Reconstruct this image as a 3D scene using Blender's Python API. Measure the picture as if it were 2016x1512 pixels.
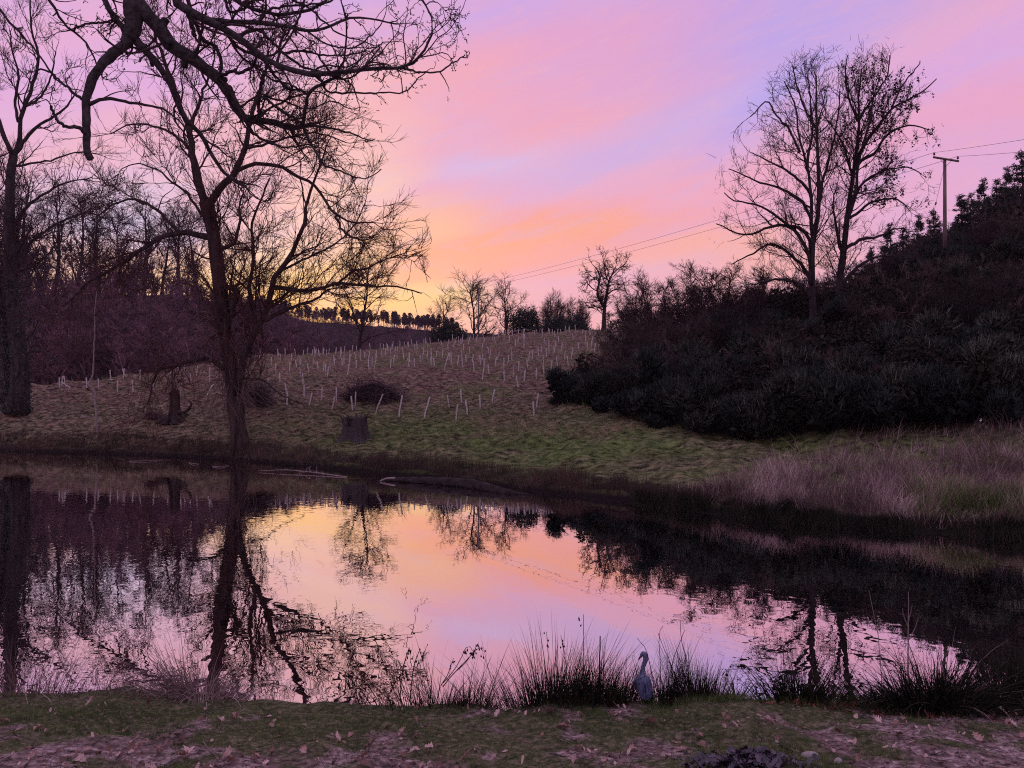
import bpy, math, random
import numpy as np
from math import radians, pi

for _o in list(bpy.data.objects):
    bpy.data.objects.remove(_o)
SC = bpy.context.scene
COL = SC.collection

# ------------------------------------------------------------------ camera
F, CX, HY, EYE = 1523.0, 1008.0, 785.0, 3.75      # focal length and horizon of the photograph, eye height above the water
_cd = bpy.data.cameras.new('camera')
CAM = bpy.data.objects.new('camera', _cd)
COL.objects.link(CAM)
CAM.location = (0, 0, EYE)
CAM.rotation_euler = (pi / 2, 0, 0)
_cd.sensor_width = 36.0
_cd.lens = F / 2016 * 36
_cd.shift_y = (HY - 756) / 2016
_cd.clip_start = 0.1
_cd.clip_end = 4000
SC.camera = CAM


def lin(r, g, b):
    f = lambda c: (c / 255 / 12.92) if c <= 10 else ((c / 255 + .055) / 1.055) ** 2.4
    return (f(r), f(g), f(b), 1.0)


# ------------------------------------------------------------------ node helper
class NT:
    def __init__(s, tree):
        s.t = tree; s.N = tree.nodes; s.L = tree.links

    def n(s, typ, inp=None, **kw):
        nd = s.N.new(typ)
        for k, v in kw.items():
            setattr(nd, k, v)
        for k, v in (inp or {}).items():
            sk = nd.inputs[k]
            if isinstance(v, bpy.types.NodeSocket):
                s.L.new(v, sk)
            elif isinstance(v, bpy.types.Node):
                s.L.new(v.outputs[0], sk)
            else:
                sk.default_value = v
        return nd

    def m(s, op, a, b=0.0, c=0.0, clamp=False):
        return s.n('ShaderNodeMath', {0: a, 1: b, 2: c}, operation=op, use_clamp=clamp).outputs[0]

    def mix(s, f, a, b, blend='MIX'):
        nd = s.n('ShaderNodeMix', data_type='RGBA', blend_type=blend)
        for i, v in ((0, f), (6, a), (7, b)):
            if isinstance(v, bpy.types.NodeSocket):
                s.L.new(v, nd.inputs[i])
            elif isinstance(v, bpy.types.Node):
                s.L.new(v.outputs[0], nd.inputs[i])
            else:
                nd.inputs[i].default_value = v
        return nd.outputs[2]

    def ramp(s, f, stops, interp='LINEAR'):
        nd = s.n('ShaderNodeValToRGB', {0: f})
        cr = nd.color_ramp; cr.interpolation = interp
        while len(cr.elements) < len(stops):
            cr.elements.new(.5)
        for e, (p, c) in zip(cr.elements, stops):
            e.position = p; e.color = c if len(c) == 4 else tuple(c) + (1,)
        return nd.outputs[0]

    def noise(s, vec, scale, detail=4, rough=.55, dist=0.0):
        return s.n('ShaderNodeTexNoise', {'Vector': vec, 'Scale': scale, 'Detail': detail, 'Roughness': rough, 'Distortion': dist})

    def rng(s, v, a, b, c=0.0, d=1.0, smooth=False):
        return s.n('ShaderNodeMapRange', {0: v, 1: a, 2: b, 3: c, 4: d}, interpolation_type='SMOOTHSTEP' if smooth else 'LINEAR').outputs[0]


# ------------------------------------------------------------------ sky (after sunset, lit pink cloud)
W = bpy.data.worlds.new('World')
SC.world = W
W.use_nodes = True
W.node_tree.nodes.clear()
w = NT(W.node_tree)
gen = w.n('ShaderNodeTexCoord').outputs['Generated']
sx = w.n('ShaderNodeSeparateXYZ', {0: gen})
X_, Y_, Z_ = sx.outputs
azi = w.m('ARCTAN2', X_, Y_)
rad_ = w.m('SQRT', w.m('ADD', w.m('MULTIPLY', X_, X_), w.m('MULTIPLY', Y_, Y_)))
tanel = w.m('DIVIDE', Z_, w.m('MAXIMUM', rad_, 0.05))
av = w.n('ShaderNodeCombineXYZ', {0: azi, 1: tanel, 2: 0.0}).outputs[0]
# cloud structure: long streaks climbing to the right, warped
strk = w.n('ShaderNodeMapping', {'Vector': av, 'Rotation': (0, 0, radians(17)), 'Scale': (1.0, 4.2, 1)}, vector_type='TEXTURE')
strk.inputs['Scale'].default_value = (1.0, .24, 1)
warp = w.noise(strk, 2.2, 5, .6)
warp2 = w.noise(strk, 7.0, 5, .62)
wv = w.n('ShaderNodeVectorMath', {0: warp.outputs[1], 1: (.5, .5, .5)}, operation='SUBTRACT')
wv2 = w.n('ShaderNodeVectorMath', {0: wv, 'Scale': .16}, operation='SCALE')
avw = w.n('ShaderNodeVectorMath', {0: av, 1: wv2}, operation='ADD').outputs[0]
base = w.ramp(w.rng(tanel, -.1, 1.9), [
    (.0, lin(120, 95, 120)), (.05, lin(226, 168, 180)), (.12, lin(234, 170, 190)), (.2, lin(228, 168, 204)), (.3, lin(212, 165, 218)),
    (.42, lin(200, 174, 228)), (.6, lin(200, 186, 236)), (1.0, lin(196, 190, 238))])
# away from the glow the dome is a duller violet blue
back = w.rng(w.m('ABSOLUTE', azi), .8, 2.3, 0, 1, True)
side = w.ramp(w.rng(tanel, -.1, 1.9), [(.0, lin(100, 90, 116)), (.06, lin(196, 160, 196)), (.2, lin(200, 168, 212)), (.5, lin(196, 180, 228)), (1.0, lin(196, 190, 238))])
col = w.mix(back, base, side)


def blob(col, px, py, rx, ry, ang, c, st):
    """a soft patch of coloured cloud, placed by azimuth and elevation"""
    a = math.atan((px - CX) / F)
    v = (HY - py) / F * math.cos(a)
    mp = w.n('ShaderNodeMapping', {'Vector': avw}, vector_type='TEXTURE')
    mp.inputs['Location'].default_value = (a, v, 0)
    mp.inputs['Rotation'].default_value = (0, 0, radians(ang))
    mp.inputs['Scale'].default_value = (rx / F, ry / F, 1)
    g = w.n('ShaderNodeTexGradient', {0: mp}, gradient_type='SPHERICAL')
    f = w.rng(g.outputs[1], 0, .85, 0, st, True)
    return w.mix(f, col, lin(*c))


BLOBS = [
    # px, py, rx, ry, angle, colour, strength
    (1480, 0, 560, 230, 12, (176, 160, 236), .95),
    (960, -40, 420, 260, 0, (206, 164, 224), .8),
    (1120, 120, 520, 150, 14, (228, 160, 200), .85),
    (860, 200, 300, 170, 10, (236, 164, 188), .9),
    (1960, 90, 420, 140, 10, (218, 166, 222), .8),
    (1950, 215, 420, 110, 8, (232, 162, 200), .85),
    (1560, 160, 330, 84, 32, (176, 160, 238), .95),
    (1180, 200, 420, 60, 15, (232, 164, 198), .5),
    (1260, 270, 430, 62, 18, (196, 172, 230), .62),
    (960, 310, 200, 75, 8, (208, 184, 232), .8),
    (1330, 420, 620, 110, 9, (240, 160, 182), .9),
    (1900, 420, 500, 170, 0, (222, 166, 216), .8),
    (1010, 470, 520, 80, 6, (248, 160, 142), .95),
    (1380, 520, 420, 70, 6, (246, 172, 158), .8),
    (1180, 560, 420, 60, 4, (234, 172, 200), .8),
    (80, 120, 500, 260, 0, (222, 168, 220), .8),
    (300, 330, 420, 150, 0, (232, 182, 200), .7),
    (260, 430, 330, 130, 0, (206, 196, 232), .9),
    (640, 250, 320, 170, 20, (244, 186, 186), .75),
    (660, 370, 260, 130, 30, (250, 204, 178), .7),
    (800, 500, 230, 130, 20, (248, 190, 150), .8),
    (120, 520, 420, 90, 0, (246, 196, 184), .8),
    (560, 580, 560, 120, 0, (255, 212, 146), .9),
    (840, 570, 190, 60, 0, (240, 208, 140), .75),
    (600, 625, 440, 90, 0, (255, 200, 110), .8),
    (560, 480, 300, 90, 20, (250, 214, 196), .6),
    (930, 500, 260, 48, 8, (252, 168, 128), .75),
    (1080, 455, 300, 34, 10, (250, 164, 132), .6),
    (1300, 500, 320, 40, 8, (250, 168, 150), .5),
    (1090, 240, 260, 50, 16, (236, 158, 182), .5),
]
for b in BLOBS:
    col = blob(col, *b)
# fine streaks: warm where the cloud is thick, lavender in the gaps
f1 = w.rng(warp.outputs[0], .42, .6, 0, 1, True)
col = w.mix(w.m('MULTIPLY', f1, .22), col, lin(250, 172, 170))
f2 = w.rng(warp2.outputs[0], .5, .68, 0, 1, True)
col = w.mix(w.m('MULTIPLY', f2, .16), col, lin(200, 176, 232))
wsp = w.noise(strk, 16, 6, .7, .6)
f3 = w.rng(wsp.outputs[0], .5, .75, 0, 1, True)
col = w.mix(w.m('MULTIPLY', f3, .22), col, lin(255, 178, 165))
f4 = w.rng(w.noise(strk, 5.0, 7, .72, 1.2).outputs[0], .48, .66, 0, 1, True)
col = w.mix(w.m('MULTIPLY', f4, .18), col, lin(210, 172, 226))
# clear air above the low cloud: a weak physical twilight sky is added
nis = w.n('ShaderNodeTexSky', sky_type='NISHITA', sun_disc=False)
nis.sun_elevation = radians(.5); nis.sun_rotation = radians(-15); nis.altitude = 60
bg1 = w.n('ShaderNodeBackground', {0: col, 1: 1.0})
bg2 = w.n('ShaderNodeBackground', {0: nis, 1: .05})
add = w.n('ShaderNodeAddShader', {0: bg1, 1: bg2})
w.n('ShaderNodeOutputWorld', {0: add})
W.cycles.sampling_method = 'MANUAL'
W.cycles.sample_map_resolution = 512

# last warm light from just under the ridge, very weak: the sun itself has set
_sl = bpy.data.lights.new('sun', 'SUN')
SUN = bpy.data.objects.new('sun', _sl)
COL.objects.link(SUN)
_sl.energy = .08; _sl.angle = radians(8); _sl.color = (1, .55, .3)
SUN.rotation_euler = (radians(88.5), 0, radians(-15) + pi)
SC.view_settings.view_transform = 'Standard'
SC.view_settings.look = 'None'
SC.view_settings.exposure = 0.0
SC.view_settings.gamma = 1.0
SC.cycles.max_bounces = 8
SC.cycles.diffuse_bounces = 2
SC.cycles.glossy_bounces = 3
SC.cycles.transparent_max_bounces = 8
SC.cycles.use_denoising = False
SC.cycles.filter_width = 1.1

# ------------------------------------------------------------------ mesh helpers
RNG = np.random.default_rng(7)


def hash2(ix, iy, seed):
    h = (ix.astype(np.int64) * 374761393 + iy.astype(np.int64) * 668265263 + seed * 1442695041) & 0xffffffff
    h = ((h ^ (h >> 13)) * 1274126177) & 0xffffffff
    return ((h ^ (h >> 16)) & 0xffff) / 65535.0


def vnoise(x, y, seed=0):
    ix, iy = np.floor(x), np.floor(y)
    fx, fy = x - ix, y - iy
    fx = fx * fx * (3 - 2 * fx); fy = fy * fy * (3 - 2 * fy)
    a = hash2(ix, iy, seed); b = hash2(ix + 1, iy, seed); c = hash2(ix, iy + 1, seed); d = hash2(ix + 1, iy + 1, seed)
    return (a * (1 - fx) + b * fx) * (1 - fy) + (c * (1 - fx) + d * fx) * fy - .5


def fbm(x, y, scale, octaves=4, seed=0):
    x = np.asarray(x, float); y = np.asarray(y, float)
    s, amp = 0, 1.0
    for o in range(octaves):
        s = s + vnoise(x * scale * 2 ** o + 17.3 * o, y * scale * 2 ** o - 9.1 * o, seed + o) * amp
        amp *= .5
    return s


def norm(v):
    return v / np.maximum(np.linalg.norm(v, axis=-1, keepdims=True), 1e-9)


def mkmesh(name, V, faces, mat=None, smooth=False, tint=None):
    """faces: list of integer arrays (m, k)"""
    me = bpy.data.meshes.new(name)
    V = np.asarray(V, np.float32)
    me.vertices.add(len(V))
    me.vertices.foreach_set('co', V.ravel())
    loops = np.concatenate([np.asarray(f, np.int32).ravel() for f in faces])
    sizes = np.concatenate([np.full(len(f), f.shape[1], np.int32) for f in faces])
    starts = np.concatenate([[0], np.cumsum(sizes)[:-1]]).astype(np.int32)
    me.loops.add(len(loops)); me.loops.foreach_set('vertex_index', loops)
    me.polygons.add(len(sizes))
    me.polygons.foreach_set('loop_start', starts)
    me.polygons.foreach_set('loop_total', sizes)
    if smooth:
        me.polygons.foreach_set('use_smooth', np.ones(len(sizes), bool))
    if tint is not None:
        at_ = me.attributes.new('tint', 'FLOAT', 'POINT')
        at_.data.foreach_set('value', np.asarray(tint, np.float32))
    if mat:
        me.materials.append(mat)
    me.update(calc_edges=True)
    return me


def obj(name, me, parent=None, loc=None, **props):
    o = bpy.data.objects.new(name, me)
    COL.objects.link(o)
    if parent:
        o.parent = parent
    if loc is not None:
        o.location = tuple(loc)
    for k, v in props.items():
        o[k] = v
    return o


def thing(name, label, cat, loc=(0, 0, 0), rz=0, group=None):
    o = obj(name, None, loc=loc, label=label, category=cat)
    o.rotation_euler.z = rz
    o.empty_display_size = .2
    if group:
        o['group'] = group
    return o


def dup(root, loc=None, rz=None, sc=None, label=None, group=None):
    def cp(o, par):
        c = o.copy(); COL.objects.link(c)
        if par: c.parent = par
        for ch in o.children: cp(ch, c)
        return c
    r = cp(root, None)
    if loc is not None: r.location = tuple(loc)
    if rz is not None: r.rotation_euler.z = rz
    if sc is not None: r.scale = (sc,) * 3 if np.isscalar(sc) else sc
    if label: r['label'] = label
    if group: r['group'] = group
    return r


def tubes(P, R, sides, cap=False, ell=None):
    """P (n,K,3) centre lines, R (n,K) radii -> verts, [quads]"""
    n, K, _ = P.shape
    T = norm(np.gradient(P, axis=1))
    mean = np.abs(T.mean(axis=1))
    ref = np.eye(3)[np.argmin(mean, axis=1)][:, None, :]
    A = norm(np.cross(T, np.broadcast_to(ref, T.shape)))
    B = np.cross(T, A)
    th = np.arange(sides) / sides * 2 * pi
    V = P[:, :, None, :] + R[:, :, None, None] * (A[:, :, None, :] * np.cos(th)[None, None, :, None] + B[:, :, None, :] * np.sin(th)[None, None, :, None])
    idx = np.arange(n * K * sides).reshape(n, K, sides)
    a = idx[:, :-1, :]; b = np.roll(a, -1, axis=2); d = idx[:, 1:, :]; c = np.roll(d, -1, axis=2)
    Q = np.stack([a, b, c, d], -1).reshape(-1, 4)
    faces = [Q]
    if cap:
        faces.append(idx[:, -1, :].reshape(n, sides))
        faces.append(idx[:, 0, ::-1].reshape(n, sides))
    return V.reshape(-1, 3), faces


def join(parts):
    """list of (V, faces) or (V, faces, tint) -> one"""
    Vs, Fs, Ts, off = [], [], [], 0
    for p in parts:
        Vs.append(p[0])
        for f in p[1]:
            Fs.append(f + off)
        if len(p) > 2: Ts.append(p[2])
        off += len(p[0])
    byk = {}
    for f in Fs: byk.setdefault(f.shape[1], []).append(f)
    return np.concatenate(Vs), [np.concatenate(v) for v in byk.values()], (np.concatenate(Ts) if Ts else None)


def tubemesh(name, items, mat, smooth=True, cap=False):
    """items: list of (P, R, sides)"""
    V, Fc, _ = join([tubes(P, R, s, cap) for P, R, s in items])
    return mkmesh(name, V, Fc, mat, smooth)


def catmull(pts, k):
    pts = np.asarray(pts, float)
    if len(pts) == 2:
        t = np.linspace(0, 1, k)[:, None]
        return pts[0] * (1 - t) + pts[1] * t
    seg = np.linalg.norm(np.diff(pts[:, :3], axis=0), axis=1)
    cum = np.concatenate([[0], np.cumsum(seg)])
    q = np.vstack([2 * pts[0] - pts[1], pts, 2 * pts[-1] - pts[-2]])
    s = np.linspace(0, cum[-1], k)
    i = np.clip(np.searchsorted(cum, s, side='right') - 1, 0, len(seg) - 1)
    t = ((s - cum[i]) / np.maximum(seg[i], 1e-9))[:, None]
    p0, p1, p2, p3 = q[i], q[i + 1], q[i + 2], q[i + 3]
    return .5 * ((2 * p1) + (-p0 + p2) * t + (2 * p0 - 5 * p1 + 4 * p2 - p3) * t ** 2 + (-p0 + 3 * p1 - 3 * p2 + p3) * t ** 3)


def at(px, py, Y):
    return np.array([(px - CX) / F * Y, Y, EYE + (HY - py) / F * Y])


# ---- branch growth, one level at a time
def grow(P0, D, L, R0, K=5, wob=.25, trop=(0, 0, .1), rend=.35, rng=RNG):
    n = len(P0)
    P = np.zeros((n, K, 3)); P[:, 0] = P0
    d = norm(D)
    tr = np.asarray(trop, float)
    for i in range(1, K):
        d = norm(d + rng.normal(0, wob, (n, 3)) + tr)
        P[:, i] = P[:, i - 1] + d * (L / (K - 1))[:, None]
    t = np.linspace(0, 1, K)[None]
    R = R0[:, None] * (1 - t * (1 - rend))
    return P, R


def spawn(P, R, dens, t0, t1, ang, lf, lmin, lmax, rf, rng=RNG, cnt=None, tip=True, up=0.0):
    """children starts from parents"""
    n, K, _ = P.shape
    seg = np.linalg.norm(np.diff(P, axis=1), axis=2)
    Lp = seg.sum(1)
    k = rng.poisson(np.maximum(dens * Lp, 0)) if cnt is None else np.full(n, cnt)
    pi_ = np.repeat(np.arange(n), k)
    t = rng.uniform(t0, t1, len(pi_))
    if tip:
        pi_ = np.concatenate([pi_, np.arange(n)]); t = np.concatenate([t, np.full(n, .999)])
    x = t * (K - 1); i = np.minimum(x.astype(int), K - 2); f = (x - i)[:, None]
    p0 = P[pi_, i] * (1 - f) + P[pi_, i + 1] * f
    r0 = R[pi_, i] * (1 - f[:, 0]) + R[pi_, i + 1] * f[:, 0]
    d = norm(P[pi_, i + 1] - P[pi_, i])
    rv = rng.normal(0, 1, d.shape); rv[:, 2] += up
    perp = norm(rv - (rv * d).sum(1, keepdims=True) * d)
    a = np.radians(rng.uniform(ang[0], ang[1], len(d)))
    if tip:
        a[-n:] *= .3
    D = norm(d * np.cos(a)[:, None] + perp * np.sin(a)[:, None])
    L = np.clip(Lp[pi_] * lf * (1.05 - .6 * t) * rng.uniform(.6, 1.15, len(d)), lmin, lmax)
    return p0, D, L, r0 * rf


# ------------------------------------------------------------------ materials
MATS = {}


def mat(name, c1, c2, scale=3, rough=.9, bump=0.0, stretch=(1, 1, 1), spec=.2, detail=6, c3=None, dist=.02, tint=False, trans=0.0, coords='Object', rand=None):
    m = bpy.data.materials.new(name); m.use_nodes = True
    t = NT(m.node_tree); m.node_tree.nodes.clear()
    tc = t.n('ShaderNodeTexCoord').outputs[coords]
    mp = t.n('ShaderNodeMapping', {'Vector': tc, 'Scale': stretch})
    nz = t.noise(mp, scale, detail, .6)
    f = t.rng(nz.outputs[0], .32, .68)
    stops = [(0, c1), (1, c2)] if c3 is None else [(0, c1), (.5, c2), (1, c3)]
    if tint:
        av_ = t.n('ShaderNodeAttribute', attribute_name='tint')
        f = t.m('ADD', t.m('MULTIPLY', f, .35), t.m('MULTIPLY', av_.outputs['Fac'], .65))
    c = t.ramp(f, stops)
    if rand:
        oi = t.n('ShaderNodeObjectInfo').outputs['Random']
        c = t.mix(1.0, c, t.ramp(oi, rand), 'MULTIPLY')
    bs = t.n('ShaderNodeBsdfPrincipled', {'Base Color': c, 'Roughness': rough, 'Specular IOR Level': spec})
    if bump:
        nz2 = t.noise(mp, scale * 3, 6, .65)
        bs_n = t.n('ShaderNodeBump', {'Height': nz2.outputs[0], 'Strength': bump, 'Distance': dist})
        t.L.new(bs_n.outputs[0], bs.inputs['Normal'])
    out = bs
    if trans:
        tr = t.n('ShaderNodeBsdfTranslucent', {0: c})
        out = t.n('ShaderNodeMixShader', {0: trans, 1: bs, 2: tr})
    t.n('ShaderNodeOutputMaterial', {0: out})
    MATS[name] = m
    return m


M_oak = mat('oak_bark', (.018, .014, .014, 1), (.085, .072, .074, 1), 14, .9, .8, (1, 1, 1), dist=.02)
M_twig = mat('oak_twig', (.03, .018, .018, 1), (.07, .04, .038, 1), 9, .85)
M_willow = mat('willow_bark', (.012, .008, .008, 1), (.075, .05, .042, 1), 3.5, .95, 1.0, (1, 1, .16), dist=.12)
M_wtwig = mat('willow_twig', (.03, .011, .010, 1), (.08, .03, .024, 1), 2, .8)
M_shoot = mat('willow_shoot', (.07, .045, .04, 1), (.20, .14, .12, 1), 2, .8)  # paler copy of the willow twig colour, painting these shoots as lit
M_bark = mat('grey_bark', (.015, .011, .012, 1), (.06, .046, .046, 1), 4, .95, .8, (1, 1, .3), dist=.06)
M_ttwig = mat('thin_twig', (.025, .013, .014, 1), (.06, .032, .03, 1), 2, .85)
M_pale = mat('pale_bark', (.16, .12, .11, 1), (.32, .26, .24, 1), 9, .85, .5, (1, 1, .4), dist=.01)
M_ivy = mat('ivy_leaf', (.010, .018, .012, 1), (.03, .05, .032, 1), 6, .45, tint=True, spec=.5)
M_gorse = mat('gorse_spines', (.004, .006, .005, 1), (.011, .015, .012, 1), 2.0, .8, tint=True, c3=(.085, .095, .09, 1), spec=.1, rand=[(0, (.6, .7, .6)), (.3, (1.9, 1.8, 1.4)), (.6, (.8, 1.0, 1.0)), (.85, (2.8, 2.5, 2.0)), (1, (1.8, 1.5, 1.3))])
M_scrub = mat('scrub_twig', (.011, .009, .008, 1), (.034, .028, .024, 1), 1.5, .9, c3=(.15, .13, .11, 1), tint=True, rand=[(0, (.6, .6, .6)), (.4, (2.6, 2.2, 2.0)), (.7, (1.4, 1.3, 1.2)), (1, (3.4, 2.9, 2.8))])
M_dull = mat('dull_leaf', (.007, .008, .006, 1), (.022, .02, .014, 1), 1.0, .85, c3=(.06, .05, .032, 1), spec=.1, tint=True)
M_conif = mat('conifer_needles', (.012, .018, .014, 1), (.035, .05, .035, 1), 2.0, .8, tint=True)
M_pine = mat('far_pine', (.03, .018, .022, 1), (.10, .055, .065, 1), 1.0, .9, tint=True)  # reddish tone puts haze and backlight into the needle colour
M_wood = mat('bare_wood', (.06, .038, .045, 1), (.22, .13, .15, 1), .5, .9, rand=[(0, (.5, .5, .5)), (.5, (1.1, 1.0, 1.1)), (1, (1.5, 1.3, 1.3))])  # purple-brown bare twigs, lightened further to carry distance haze in the colour
M_straw = mat('dead_grass', (.03, .019, .018, 1), (.18, .115, .105, 1), .9, .8, tint=True, c3=(.80, .64, .56, 1), trans=.25)
M_sedge = mat('dark_sedge', (.02, .016, .013, 1), (.06, .042, .032, 1), 1.2, .8, tint=True, c3=(.15, .09, .07, 1), trans=.15)
M_grass = mat('green_grass', (.016, .024, .008, 1), (.11, .165, .045, 1), 1.4, .7, tint=True, c3=(.40, .42, .20, 1), trans=.3)
M_tuss = mat('field_grass', (.025, .02, .012, 1), (.23, .17, .105, 1), .25, .8, tint=True, c3=(.66, .45, .33, 1), trans=.25)
M_rush = mat('green_rush', (.006, .008, .006, 1), (.02, .024, .014, 1), 3, .7, tint=True, c3=(.07, .045, .03, 1), trans=.05, spec=.1)
M_leaf = mat('fallen_leaf', (.03, .018, .016, 1), (.32, .18, .14, 1), 12, .6, tint=True, c3=(.85, .62, .55, 1), trans=.15)
M_redleaf = mat('red_leaf', (.04, .012, .010, 1), (.16, .04, .028, 1), 12, .7, tint=True, c3=(.34, .12, .08, 1))
M_darkleaf = mat('rotting_leaf', (.010, .008, .010, 1), (.05, .04, .055, 1), 12, .35, tint=True, c3=(.16, .12, .15, 1), spec=.5)
M_tube = mat('guard_plastic', (.66, .62, .58, 1), (.86, .84, .82, 1), 3, .45, spec=.4, trans=.35, rand=[(0, (.8, .76, .72)), (.3, (1, .98, .96)), (1, (1, 1, 1))])
M_pole = mat('pole_timber', (.10, .07, .06, 1), (.24, .18, .16, 1), 3, .9, .4, (1, 1, .15), dist=.02)
M_iron = mat('dark_iron', (.03, .028, .03, 1), (.06, .055, .06, 1), 8, .5)
M_insul = mat('brown_insulator', (.05, .025, .02, 1), (.10, .05, .04, 1), 8, .25, spec=.6)
M_wire = mat('wire_metal', (.05, .045, .05, 1), (.09, .08, .09, 1), 2, .5)
M_stone = mat('pale_stone', (.30, .25, .23, 1), (.5, .44, .42, 1), 14, .9, .6, dist=.02)
M_heron = mat('heron_paint', (.03, .045, .09, 1), (.20, .22, .36, 1), 40, .55, .5, (1, 1, .3), dist=.006, spec=.4)
M_hdark = mat('heron_dark', (.012, .012, .018, 1), (.03, .03, .04, 1), 30, .5)
M_hbeak = mat('heron_beak', (.05, .035, .03, 1), (.10, .07, .05, 1), 30, .45)
M_log = mat('wet_log', (.012, .010, .010, 1), (.05, .04, .038, 1), 5, .75, .8, (.25, 1, 1), dist=.03, spec=.05)
M_white = mat('white_plastic', (.7, .7, .72, 1), (.85, .85, .87, 1), 5, .5)
M_dock = mat('dock_stem', (.02, .012, .010, 1), (.05, .03, .025, 1), 9, .8)

# ------------------------------------------------------------------ far ground: shore, planted slope, ridge, valley, wooded hills
# for each column of the view: depth Y and height z of ten knots
TC = np.array([-3200, -600, 0, 200, 350, 500, 620, 750, 900, 1050, 1200, 1350, 1500, 1650, 1800, 2016, 2400, 5000], float)
SHY = np.array([90, 62, 55.5, 53, 50, 46, 42.5, 38, 35, 31, 28.6, 26, 24, 22.7, 21.8, 20.6, 19, 12], float)
KZ = {
    -3200: [(100, 1.2), (110, 2.5), (130, 4.0), (150, 5.0), (160, 5.3), (190, 3), (240, 14), (320, 40), (480, 80), (900, 110)],
    -600: [(64, 1.2), (70, 2.6), (76, 3.8), (84, 4.6), (90, 4.8), (105, 3.2), (140, 8), (210, 32), (400, 62), (900, 90)],
    0: [(57, 1.0), (62, 2.5), (67, 3.5), (73, 4.4), (80, 4.7), (95, 3.2), (125, 6), (190, 27), (400, 58), (900, 80)],
    200: [(55, 1.0), (62, 3.1), (69, 4.4), (75, 5.2), (82, 5.5), (97, 3.6), (125, 8), (190, 28), (400, 58), (900, 75)],
    350: [(51.5, .7), (56, 2.2), (64, 4.1), (76, 6.0), (95, 7.6), (110, 5.5), (135, 9), (200, 31), (400, 56), (900, 72)],
    500: [(47.5, .7), (52, 1.7), (60, 3.6), (76, 6.0), (108, 9.8), (125, 7), (150, 8), (220, 24), (400, 50), (900, 68)],
    620: [(43.5, .6), (50, 1.4), (60, 3.4), (78, 6.1), (118, 11.0), (140, 7), (170, 6), (250, 18), (410, 45), (900, 64)],
    750: [(39, .5), (46, 1.1), (58, 3.3), (78, 6.3), (128, 12.0), (155, 8), (190, 5), (270, 14), (420, 44), (900, 60)],
    900: [(36, .5), (44, 1.2), (58, 3.5), (78, 6.7), (138, 14.4), (165, 10), (200, 7), (280, 14), (430, 41), (900, 56)],
    1050: [(32, .4), (40, 1.1), (56, 3.4), (78, 7.0), (140, 15.8), (170, 13), (210, 13), (290, 20), (440, 40), (900, 52)],
    1200: [(29.6, .4), (37, 1.0), (54, 3.4), (78, 7.2), (140, 16.7), (170, 15), (210, 16), (290, 22), (440, 38), (900, 48)],
    1350: [(27, .4), (36, 1.0), (48, 3.2), (70, 7.4), (125, 15.2), (160, 16), (210, 17), (290, 24), (440, 38), (900, 48)],
    1500: [(25, .4), (36, 1.0), (42, 2.3), (60, 7.6), (100, 15.4), (150, 18.5), (210, 22), (290, 28), (440, 42), (900, 52)],
    1650: [(23.7, .4), (34, 1.0), (40, 2.6), (58, 9.0), (85, 13.5), (130, 19), (210, 28), (290, 40), (440, 52), (900, 60)],
    1800: [(22.8, .45), (31, .95), (39, 3.0), (52, 8.6), (67, 14.0), (100, 20), (170, 33), (260, 48), (440, 64), (900, 72)],
    2016: [(21.6, .5), (29, 1.1), (37, 3.6), (50, 10.0), (67, 17.3), (95, 26), (150, 40), (260, 60), (440, 74), (900, 82)],
    2400: [(20, .5), (27, 1.3), (35, 4.4), (48, 12), (64, 20.5), (90, 31), (140, 46), (260, 66), (440, 84), (900, 92)],
    5000: [(13, .5), (18, 1.3), (26, 4.4), (38, 11), (52, 19), (76, 30), (120, 46), (240, 66), (440, 84), (900, 92)],
}
KY_ = np.array([[s - .8, s + .25] + [k[0] for k in KZ[int(c)]] for c, s in zip(TC, SHY)])
KZ_ = np.array([[-.5, .28] + [k[1] for k in KZ[int(c)]] for c, s in zip(TC, SHY)])
NK = KY_.shape[1]


def knots(px):
    return np.stack([np.interp(px, TC, KY_[:, k]) for k in range(NK)], -1), np.stack([np.interp(px, TC, KZ_[:, k]) for k in range(NK)], -1)


def ter_smooth(px, Y):
    px = np.atleast_1d(np.asarray(px, float)); Y = np.atleast_1d(np.asarray(Y, float))
    ky, kz = knots(px)
    out = np.zeros(px.shape)
    for s_ in (.965, 1.0, 1.035):
        y = Y * s_ if s_ != 1 else Y
        z = np.where(y <= ky[..., 0], kz[..., 0], kz[..., -1])
        for k in range(NK - 1):
            msk = (y >= ky[..., k]) & (y < ky[..., k + 1])
            z = np.where(msk, kz[..., k] + (kz[..., k + 1] - kz[..., k]) * (y - ky[..., k]) / (ky[..., k + 1] - ky[..., k]), z)
        out += z / 3 if s_ != 1 else z / 3
    # keep the waterline sharp
    z0 = np.where(Y <= ky[..., 0], kz[..., 0], 0)
    near = np.clip((Y - ky[..., 1]) / 2.0, 0, 1)
    sharp = np.interp(0, [0, 1], [0, 1]) * 0 + kz[..., 0] + (kz[..., 1] - kz[..., 0]) * np.clip((Y - ky[..., 0]) / (ky[..., 1] - ky[..., 0]), 0, 1)
    return np.where(Y < ky[..., 1], sharp, np.maximum(out, .28) * near + np.maximum(.28, sharp) * (1 - near))


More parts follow.
